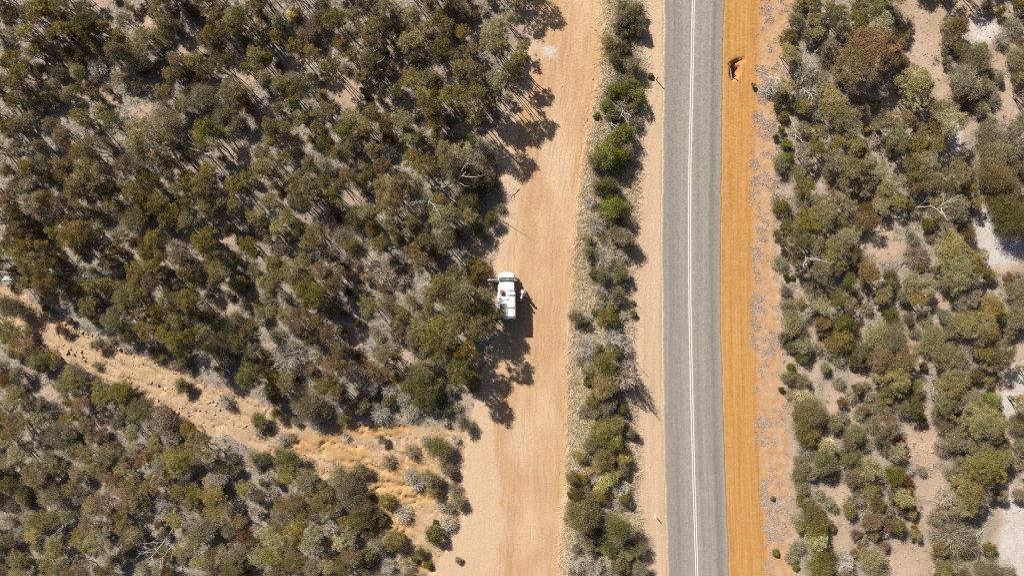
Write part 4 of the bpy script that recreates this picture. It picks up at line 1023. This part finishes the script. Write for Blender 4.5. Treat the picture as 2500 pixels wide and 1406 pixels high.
# lofted body: stations y, half width at sill, half width at roof, floor, roof height
ST = [(2.42, .60, .52, .42, .78), (2.39, .78, .66, .36, .92), (2.30, .87, .76, .30, 1.03), (2.12, .92, .80, .28, 1.12), (1.93, .935, .80, .27, 1.22), (1.69, .94, .78, .27, 1.60), (1.44, .94, .755, .27, 1.96),
      (1.20, .94, .76, .27, 2.02), (.66, .94, .775, .27, 2.05), (-.6, .94, .785, .27, 2.06), (-1.8, .94, .785, .27, 2.05), (-2.22, .935, .775, .27, 2.02), (-2.36, .92, .76, .30, 1.96), (-2.42, .87, .70, .40, 1.55), (-2.43, .85, .66, .45, 1.2)]
def section(y, a, b, lo, hi):
    p = []
    h = hi - lo; cr = min(.12, h * .28)
    right = [(a * .90, lo), (a, lo + .07), (a, lo + h * .45), (a * .4 + b * .6, hi - h * .16), (b + .02, hi - cr * .75), (b - .03, hi - cr * .22), (b - .12, hi - .01), (b * .5, hi + .012), (0, hi + .018)]
    bow = np.interp(y, [-2.43, -2.3, -2.0, 1.2, 1.44, 1.93, 2.42], [-.05, -.03, 0, 0, .05, .13, .27])
    p = [(x, y - bow * (x / .9) ** 2, z) for x, z in right] + [(-x, y - bow * (x / .9) ** 2, z) for x, z in right[-2::-1]]
    return p
body = MB(); secs = [section(*s) for s in ST]; m = len(secs[0])
Vb = [p for s in secs for p in s]; Fb = []
for k in range(len(ST) - 1):
    for j in range(m):
        j2 = (j + 1) % m
        if k in (4, 5) and 5 <= j <= 10: continue          # windscreen opening
        if k in (5, 6) and j in (12, 13): continue          # open front doorway (near-side)
        Fb.append([k * m + j, k * m + j2, (k + 1) * m + j2, (k + 1) * m + j])
Fb.append(list(range(m))[::-1]); Fb.append([(len(ST) - 1) * m + j for j in range(m)])
body.add(Vb, [f[::-1] for f in Fb], True)
bo = body.build('body', VWHITE, van)
ws = MB(); Vw = []
for k in (4, 5, 6):
    for j in range(5, 12): Vw.append((secs[k][j][0], secs[k][j][1] + .006, secs[k][j][2] + .006))
ws.add(Vw, [[r * 7 + j, r * 7 + j + 1, r * 7 + 8 + j, r * 7 + 7 + j] for r in range(2) for j in range(6)], True)
ws.build('windscreen', GLASS, van)
seal = MB()
ring = [secs[4][j] for j in range(5, 12)] + [secs[5][11]] + [secs[6][j] for j in range(11, 4, -1)] + [secs[5][5]]
seal.tube([(p[0], p[1] + .01, p[2] + .012) for p in ring + ring[:1]], .014, 5); seal.build('windscreen_seal', BLACKP, van)
d = MB().box((0, 1.80, 1.12), (1.60, .42, .10), bev=.03).box((0, 1.58, .98), (1.6, .16, .28), bev=.04)
d.build('dashboard', plain("dashboard_grey_green", (.20, .25, .21), .7), van)
pp = MB().box((-.30, 1.86, 1.182), (.26, .14, .012)).box((.10, 1.74, 1.182), (.30, .26, .012)).box((.56, 1.84, 1.182), (.20, .13, .012))
pp.build('dash_papers', plain("paper_and_card", (.60, .52, .46), .8), van)
for sx in (-.42, .42):
    s = MB().box((sx, 1.02, .78), (.52, .52, .18), bev=.06).box((sx, .74, 1.15), (.5, .16, .66), bev=.06).box((sx, .72, 1.56), (.26, .12, .18), bev=.04)
    s.build('seat', plain("grey_seat_cloth", (.16, .17, .17), .9), van)
sw = MB(); cc = Vector((.42, 1.42, 1.06))
sw.tube([cc + Vector((.19 * math.cos(t), .16 * math.sin(t), .10 * math.sin(t))) for t in np.linspace(0, 6.283, 17)], .016, 6); sw.tube([cc + Vector((-.18, 0, 0)), cc + Vector((.18, 0, 0))], .014, 5)
sw.build('steering_wheel', BLACKP, van)
MB().box((0, .1, .55), (1.66, 3.2, .06)).build('floor_pan', BLACKP, van)
# side glass, lamps, bumpers
def side_pane(y0, y1, z0, z1, s):
    a = MB(); x0, x1 = .93 * s, .865 * s
    V = [(x0 + .012 * s, y0, z0), (x0 + .012 * s, y1, z0), (x1 + .012 * s, y1 - .04, z1), (x1 + .012 * s, y0 + .02, z1)]
    W = [(v[0] - .05 * s, v[1], v[2]) for v in V]
    a.add(V + W, [[0, 1, 2, 3], [7, 6, 5, 4], [0, 4, 5, 1], [1, 5, 6, 2], [2, 6, 7, 3], [3, 7, 4, 0]]); return a
for s in (-1, 1):
    for y0, y1 in ((.60, -.45), (-.55, -1.25), (-1.35, -2.15)): side_pane(y0, y1, 1.22, 1.72, s).build('side_window', DARKGLASS, van)
    MB().box((.74 * s, 2.16, .86), (.26, .16, .22), bev=.05).build('headlight', plain("headlight_lens", (.6, .62, .64), .1, .2), van)
    MB().box((.86 * s, -2.405, 1.05), (.11, .06, .5), bev=.02).build('tail_light', plain("red_lens", (.45, .03, .02), .2), van)
side_pane(1.55, .75, 1.22, 1.78, 1).build('side_window', DARKGLASS, van)
MB().tube([(-.88, 2.10, .50), (-.6, 2.27, .50), (-.3, 2.37, .50), (0, 2.40, .50), (.3, 2.37, .50), (.6, 2.27, .50), (.88, 2.10, .50)], .10, 8).build('front_bumper', VWHITE, van)
MB().box((0, -2.44, .50), (1.66, .12, .20), bev=.04).build('rear_bumper', BLACKP, van)
for sx in (-.40, .40): MB().box((sx, -2.385, 1.975), (.62, .07, .05), bev=.015).build('rear_window', DARKGLASS, van)
MB().box((0, -2.44, 1.96), (1.40, .045, .05), bev=.015).build('rear_gutter', VWHITE, van)
for s in (-1, 1):
    for yw in (1.42, -1.32):
        w = empty('wheel', (0, 0, 0)); w.parent = van; w.location = (.84 * s, yw, .335)
        t = MB(); prof = [(.20, -.09), (.30, -.10), (.335, -.07), (.335, .07), (.30, .10), (.20, .09)]; n_ = 20; V = []; F = []
        for k in range(n_):
            a = 2 * math.pi * k / n_
            V += [(x_, r_ * math.cos(a), r_ * math.sin(a)) for r_, x_ in prof]
        for k in range(n_):
            for j in range(6):
                j2 = (j + 1) % 6; k2 = (k + 1) % n_
                F.append([k * 6 + j, k * 6 + j2, k2 * 6 + j2, k2 * 6 + j])
        t.add(V, F, True); t.build('tyre', RUBBER, w)
        rm = MB().tube([(-.07, 0, 0), (.075, 0, 0)], .205, 18, True, False); rm.tube([(.075 * s, 0, 0), (.10 * s, 0, 0)], [.07, .05], 8); rm.build('rim', RIM, w)
# mirrors
mr = MB().box((1.02, 1.58, 1.30), (.16, .10, .22), bev=.03).tube([(.92, 1.62, 1.25), (1.0, 1.60, 1.28)], .02, 6); mr.build('mirror', VWHITE, van)
# near-side front door, swung open
dr = empty('front_door', (0, 0, 0)); dr.parent = van; dr.location = (-.945, 1.70, .0); dr.rotation_euler = (0, 0, math.radians(-88))
dd = MB().box((0, -.48, .72), (.075, .98, .82), bev=.03); dd.box((0, -.03, 1.42), (.06, .06, .62), Matrix.Rotation(-.0, 3, 'X')); dd.box((.0, -.93, 1.42), (.06, .06, .62)); dd.box((0, -.48, 1.74), (.06, .96, .06)); dd.box((-.0, -.955, 1.2), (.16, .05, 1.0), bev=.02)
ddo = dd.build('door_panel', VWHITE, dr)
MB().box((0, -.48, 1.42), (.015, .86, .6)).build('door_glass', DARKGLASS, dr)
MB().box((.06, -.45, .82), (.05, .8, .5), bev=.02).build('door_trim', BLACKP, dr)
MB().box((-.09, -.14, 1.26), (.17, .12, .24), bev=.03).build('mirror', BLACKP, dr)
# raised fibreglass roof
hr = MB(); rs = [(.66, .70, 2.07, 2.12), (.58, .80, 2.05, 2.20), (.30, .86, 2.04, 2.24), (-.8, .875, 2.04, 2.26), (-2.0, .875, 2.04, 2.25), (-2.22, .86, 2.04, 2.22), (-2.31, .80, 2.05, 2.13)]
V = []; F = []
for y, a, lo, hi in rs:
    V += [(a + .055, y, lo - .04), (a + .055, y, lo + .05), (a - .03, y, hi - .035), (a - .10, y, hi), (0, y, hi + .02), (-a + .10, y, hi), (-a + .03, y, hi - .035), (-a - .055, y, lo + .05), (-a - .055, y, lo - .04)]
for k in range(len(rs) - 1):
    for j in range(8): F.append([k * 9 + j, k * 9 + j + 1, k * 9 + 10 + j, k * 9 + 9 + j][::-1])
F.append(list(range(9))); F.append([(len(rs) - 1) * 9 + j for j in range(9)][::-1])
hr.add(V, F, True); hro = hr.build('high_roof', GELCOAT, van)
MB().box((.04, -.20, 2.305), (.36, .36, .075), bev=.03).build('roof_hatch', GELCOAT, hro)
STRAP = plain("blue_strap", (.045, .085, .19), .7)
for yb in (.62, .10, -1.16, -2.06):
    b = MB().box((.06, yb, 2.325), (1.46, .045, .035), bev=.01)
    for s in (-.62, .74): b.box((s, yb, 2.25), (.07, .06, .15), bev=.01)
    b.build('roof_bar', plain("grey_aluminium", (.30, .29, .30), .45, .4), van)
    MB().box((.77, yb, 2.332), (.07, .075, .06), bev=.015).build('bar_end_cap', BLACKP, van)
for yb in (.62, .10): MB().box((.46, yb, 2.347), (.44, .055, .014)).build('strap', STRAP, van)
RAIL = MB().tube([(-.72, .6, 2.34), (-.72, -.72, 2.34)], .02, 6); RAIL.build('side_rail', plain("pale_rail", (.5, .48, .49), .5, .2), van)
sp_ = empty('solar_panel', (-.375, -1.40, 2.37)); sp_.parent = van
MB().box((0, 0, 0), (.70, 1.36, .035), bev=.006).build('panel_frame', plain("white_aluminium_frame", (.68, .67, .68), .4), sp_)
cg = MB()
for i in range(5):
    for j in range(10): cg.box((-.256 + i * .128, -.585 + j * .130, .0205), (.117, .119, .004))
def cells():
    n = NT("solar_cells"); c = n.mix(n.noise(n.obj(), 4, 3), (.07, .085, .062), (.13, .145, .105)); return n.fin(c, .22, 0, .6)
cg.build('cell_grid', cells(), sp_)
# red container strapped on the roof: its own thing
rx, ry = at(1224.3, 711.8, 2.4)
rb = empty('fuel_can', (rx, ry, gz(vx, vy) + 2.355), 0)
REDP = plain("faded_red_plastic", (.56, .125, .06), .5, var=.15)
MB().box((0, 0, .13), (.36, .42, .26), bev=.05).build('can_body', REDP, rb)
hh = MB().tube([(-.08, .02, .27), (-.06, .02, .31), (.08, .02, .31), (.10, .02, .27)], .018, 6); hh.build('handle', REDP, rb)
MB().tube([(.08, -.15, .255), (.08, -.15, .30)], .035, 10).build('cap', BLACKP, rb)
tag(rb, 'faded red plastic can on the white van roof', 'can')

# ------------------------------------------------------------------ two people in white beside the van
SKIN = plain("skin", (.50, .30, .21), .55, var=.08)
def remeshed(name, mb, vox, mat, parent, it=6):
    tmp = mb.mesh(name + "_raw"); o = bpy.data.objects.new(name, tmp); col.objects.link(o)
    r = o.modifiers.new("r", 'REMESH'); r.mode = 'VOXEL'; r.voxel_size = vox; r.use_smooth_shade = True
    s = o.modifiers.new("s", 'SMOOTH'); s.iterations = it; s.factor = .5
    dg = bpy.context.evaluated_depsgraph_get(); dg.update()
    me = bpy.data.meshes.new_from_object(o.evaluated_get(dg)); me.name = name
    bpy.data.objects.remove(o); bpy.data.meshes.remove(tmp)
    me.materials.clear(); me.materials.append(mat)
    return link(name, me, parent)
def person(px, py, face_deg, ht, label, arms, hair_c, shirt_c, low_c, hat, dress=False):
    x, y = at(px, py, 1.5)
    p = empty('person', (x, y, gz(x, y)), math.radians(face_deg)); s = ht / 1.75
    V3 = lambda a: tuple(q * s for q in a)
    b = MB()
    def T(P, R, n=10): b.tube([V3(q) for q in P], [r * s for r in R], n)
    T([(0, 0, .92), (0, .01, 1.08), (0, .0, 1.25), (0, -.01, 1.40), (0, -.01, 1.46)], [.145, .125, .145, .14, .07], 14)
    b.ball(V3((0, -.01, 1.38)), (.185 * s, .10 * s, .075 * s)); b.ball(V3((0, 0, .93)), (.165 * s, .12 * s, .12 * s))
    T([(0, -.01, 1.42), (0, .01, 1.54)], [.06, .055]); b.ball(V3((0, .02, 1.64)), (.076 * s, .095 * s, .115 * s), 16, 12)
    b.ball(V3((0, .115, 1.625)), (.014 * s, .022 * s, .022 * s), 8, 6); b.ball(V3((0, .095, 1.575)), (.03 * s, .02 * s, .012 * s), 8, 6)
    for q in (-1, 1):
        b.ball(V3((.078 * q, .0, 1.635)), (.012 * s, .022 * s, .032 * s), 8, 6)
        T([(.085 * q, 0, .92), (.095 * q, .015, .50), (.095 * q, -.01, .28), (.09 * q, -.02, .08)], [.088, .060, .055, .038])
        T([(.09 * q, -.05, .045), (.095 * q, .06, .04), (.10 * q, .17, .03)], [.042, .042, .030])
    hands = []
    for q, (el, wr, tip) in zip((-1, 1), arms):
        sh = (.175 * q, -.01, 1.385)
        T([sh, el, wr], [.050, .040, .028]); e = Vector(tip) - Vector(wr); e.normalize()
        a = Vector((0, 0, 1)) if abs(e.z) < .8 else Vector((0, 1, 0)); sd_ = e.cross(a).normalized(); up = sd_.cross(e)
        palm = Vector(wr) + e * .055
        b.ball(V3(palm), (.036 * s, .036 * s, .036 * s), 8, 6); b.tube([V3(wr), V3(Vector(wr) + e * .09)], [.026 * s, .034 * s], 8)
        for k, (o_, l_) in enumerate(((-.030, .060), (-.010, .075), (.010, .07), (.030, .052))):
            st_ = Vector(wr) + e * .085 + sd_ * o_; m1 = st_ + e * l_ * .55; m2 = m1 + e * l_ * .4 - up * l_ * .35
            T([st_, m1, m2], [.0095, .009, .0075], 6)
        th = Vector(wr) + e * .04 + sd_ * .03; T([th, th + sd_ * .03 + e * .03, th + sd_ * .035 + e * .06], [.012, .0105, .009], 6)
    remeshed('body', b, .009, SKIN, p, 4)
    c = MB()
    def TC(P, R, n=12): c.tube([V3(q) for q in P], [r * s for r in R], n)
    TC([(0, 0, .84), (0, .01, 1.05), (0, 0, 1.25), (0, -.01, 1.38), (0, -.01, 1.445)], [.185, .165, .165, .155, .085], 16)
    c.ball(V3((0, -.01, 1.375)), (.205 * s, .118 * s, .085 * s), 14, 8)
    for q, (el, wr, tip) in zip((-1, 1), arms):
        sh = Vector((.175 * q, -.01, 1.385)); m = sh.lerp(Vector(el), .85); TC([tuple(sh), tuple(m)], [.068, .062])
    remeshed('shirt', c, .014, plain("white_cotton", shirt_c, .9, var=.06), p, 8)
    l = MB()
    l.ball(V3((0, 0, .91)), (.185 * s, .145 * s, .13 * s), 14, 8)
    if dress: l.tube([V3((0, 0, 1.02)), V3((0, .0, .88)), V3((0, .01, .60)), V3((0, .02, .36))], [.15 * s, .21 * s, .30 * s, .36 * s], 20)
    for q in (() if dress else (-1, 1)): l.tube([V3((.088 * q, 0, .90)), V3((.095 * q, .015, .55)), V3((.095 * q, -.005, .30)), V3((.092 * q, -.02, .12))], [.108 * s, .085 * s, .078 * s, .07 * s], 12)
    remeshed('skirt' if dress else 'trousers', l, .014, plain("pale_linen", low_c, .9, var=.06), p, 8)
    hm = plain("hair", hair_c, .6, var=.25, scale=40)
    hb = MB().ball(V3((0, -.005, 1.665)), (.088 * s, .102 * s, .105 * s), 16, 10).ball(V3((0, -.06, 1.60)), (.075 * s, .06 * s, .10 * s), 12, 8)
    remeshed('hair', hb, .014, hm, p, 5)
    for q in (-1, 1):
        MB().tube([V3((.092 * q, -.08, .0)), V3((.094 * q, .05, .0)), V3((.10 * q, .20, .0))], [.03 * s, .034 * s, .03 * s], 8)
        sm = MB().box(V3((.095 * q, .05, .018)), (.10 * s, .29 * s, .036), bev=.015); sm.build('shoe', plain("tan_sandal", (.25, .17, .10), .8), p)
    if hat:
        h = MB(); prof = [(.0, 1.785), (.055, 1.78), (.085, 1.755), (.095, 1.70), (.10, 1.695), (.135, 1.682), (.137, 1.676), (.10, 1.688)]; V = []; F = []
        for k in range(24):
            a = 2 * math.pi * k / 24; V += [(r_ * s * math.cos(a), .01 * s + r_ * s * math.sin(a), z_ * s + .012 * math.sin(2 * a) * (r_ > .15)) for r_, z_ in prof]
        for k in range(24):
            for j in range(7):
                k2 = (k + 1) % 24; F.append([k * 8 + j, k * 8 + j + 1, k2 * 8 + j + 1, k2 * 8 + j])
        h.add(V, F, True); h.build('sun_hat', plain("white_straw_hat", (.72, .70, .68), .9, var=.08, scale=30), p)
    tag(p, label, 'person'); return p
person(1276.2, 714.5, -75, 1.74, 'person in loose white dress and small white hat beside the van, one arm out', (((-.27, .02, 1.12), (-.25, .20, 1.00), (-.20, .30, .98)), ((.33, .08, 1.20), (.44, .28, 1.06), (.50, .38, 1.00))), (.08, .05, .03), (.76, .74, .74), (.74, .72, .72), True, True)
person(1272.8, 727.5, 80, 1.70, 'bareheaded fair-haired person in loose pale shirt next to the one in white dress', (((-.30, .06, 1.12), (-.26, .26, 1.00), (-.20, .36, .98)), ((.30, .02, 1.12), (.30, .20, .95), (.28, .30, .88))), (.50, .38, .24), (.74, .72, .70), (.66, .62, .56), False)

# ------------------------------------------------------------------ posts, culvert and what lies about
def guide_post(px, py, ht, mat, capm, label, lean=0.0):
    x, y = at(px, py); o = empty('guide_post', (x, y, gz(x, y) - .02), random.uniform(-.2, .2)); o.rotation_euler.x = lean
    MB().box((0, 0, ht / 2 - .15), (.11, .045, ht + .3), bev=.012).build('post', mat, o)
    MB().box((0, .026, ht - .14), (.075, .012, .10)).build('reflector', capm, o)
    MB().box((0, 0, ht + .003), (.12, .055, .03), bev=.01).build('cap', mat, o)
    tag(o, label, 'guide post'); return o
PWHITE = plain("white_post_plastic", (.74, .73, .72), .5, var=.06); PBROWN = plain("weathered_brown_post", (.11, .08, .06), .8)
REFL = plain("red_reflector", (.5, .04, .03), .2)
guide_post(1597.8, 1257, .84, PWHITE, REFL, 'white guide post standing on the pale shoulder of the road')
guide_post(1602, 196, 1.02, PBROWN, REFL, 'dark brown guide post on the pale shoulder near the green tuft')
guide_post(1777, 157, .95, PBROWN, REFL, 'dark guide post at the road side of the washed-out culvert hole')
guide_post(1792.5, 188, .90, PBROWN, REFL, 'dark guide post on the lower lip of the culvert hole')
hx, hy = at(1785.5, 181)
hw = empty('culvert_headwall', (hx, hy, -.16), math.radians(10))
CONC = plain("stained_concrete", (.20, .165, .12), .9, var=.25, scale=4)
MB().box((0, 0, -.52), (.10, 1.15, 1.1), bev=.02).build('wall', CONC, hw)
MB().box((.0, 0, .075), (.13, 1.2, .04), bev=.012).build('coping', CONC, hw)
MB().tube([(-.3, 0, -.55), (.10, 0, -.55)], .26, 16, True, False).build('pipe', plain("pipe_dark", (.05, .045, .04), .9), hw)
tag(hw, 'low concrete culvert headwall in the washed-out hole beside the road', 'headwall')
bx_, by_ = at(1572, 164.5)
bd = empty('timber_board', (bx_, by_, gz(bx_, by_)), math.radians(-50))
TIM = plain("weathered_timber", (.34, .25, .14), .85, var=.3, scale=18)
MB().box((0, 0, .05), (.62, .17, .05), bev=.008).build('board', TIM, bd); MB().box((-.22, .02, .014), (.08, .4, .035), bev=.006).build('batten', TIM, bd)
tag(bd, 'weathered timber board lying at the strip edge near the guide post', 'board')
hx, hy = at(1221, 586.3)
hp = MB(); z0 = max(gz(hx + .32 * math.cos(t), hy + .32 * math.sin(t)) for t in np.linspace(0, 6.2, 12))
hp.tube([(.32 * math.cos(t), .32 * math.sin(t), .02) for t in np.linspace(0, 6.2832, 33)], .024, 6, False)
ho = hp.build('hoop', plain("pale_green_hose", (.36, .36, .20), .6), None, (hx, hy, z0)); tag(ho, 'pale green hoop lying in tree shade beside the gravel track', 'hoop')
hs = MB().tube([(.10, .30, .02), (.30, .22, .02), (.52, -.02, .02), (.80, -.10, .02)], .02, 6)
def crumple(name, px, py, w, l, c, label, rz=0.0, amp=.10, n=9):
    x, y = at(px, py); g = np.random.default_rng(int(px * 7 + py)); V = []; F = []
    hg = g.random((n, n))
    base = max(gz(x + a, y + b) for a in (-w / 2, 0, w / 2) for b in (-l / 2, 0, l / 2))
    for sgn in (1, -1):
        for j in range(n):
            for i in range(n):
                u, v = i / (n - 1) - .5, j / (n - 1) - .5
                V.append((u * w * (1 + .2 * math.sin(3 * v + px)), v * l * (1 + .2 * math.cos(4 * u + py)), .012 + amp * hg[j, i] * (1 - 2 * max(abs(u), abs(v)) * .8) + (.006 if sgn > 0 else 0)))
    q = n * n
    for j in range(n - 1):
        for i in range(n - 1):
            a = j * n + i; F.append([a, a + 1, a + n + 1, a + n]); F.append([q + a + n, q + a + n + 1, q + a + 1, q + a])
    for i in range(n - 1):
        F.append([i + 1, i, q + i, q + i + 1]); a = (n - 1) * n + i; F.append([a, a + 1, q + a + 1, q + a])
        a = i * n; F.append([a, a + n, q + a + n, q + a]); a = i * n + n - 1; F.append([a + n, a, q + a, q + a + n])
    o = MB().add(V, F).build(name, plain(name + "_sheet", c, .6, var=.12), None, (x, y, base)); o.rotation_euler.z = rz
    tag(o, label, 'litter'); return o
crumple('plastic_sheet', 946, 951, .85, .40, (.42, .44, .40), 'grey-green crumpled plastic sheet in scrub above the eroded track', .6, .16)
crumple('metal_sheet', 22, 681, 1.2, .42, (.33, .38, .38), 'bluish grey bent sheet beside the head of the eroded track', -.1, .08)
for px, py, r, c, lab in ((813, 139, .30, (.62, .66, .70), 'white crumpled bag in dark scrub beside the small pink one'), (826.5, 141, .16, (.62, .34, .30), 'small pink wrapper beside the white crumpled bag'), (964, 1081, .22, (.74, .73, .72), 'white scrap on grey litter beside the orange bank'),
                          (995, 1142, .24, (.72, .70, .68), 'white scrap near dead shrubs on orange earth'), (1062, 1276, .22, (.70, .68, .66), 'white scrap beside the round dark green bush'), (913, 1255, .2, (.66, .64, .62), 'pale scrap under scrub across the eroded track'),
                          (1104, 741, .22, (.74, .73, .72), 'white scrap among gum crowns near the van'), (808, 595, .3, (.20, .36, .55), 'blue wrapper in shade beside the litter clearing'), (1168, 283, .2, (.7, .72, .75), 'white scrap in shade at the gravel track edge'), (2118, 1230, .22, (.72, .70, .67), 'white scrap in grey scrub east of the road'), (1464, 621, .2, (.72, .7, .68), 'white scrap among grey shrubs in the strip')):
    crumple('litter_scrap', px, py, r, r * .7, c, lab, random.random() * 3, .09, 5)
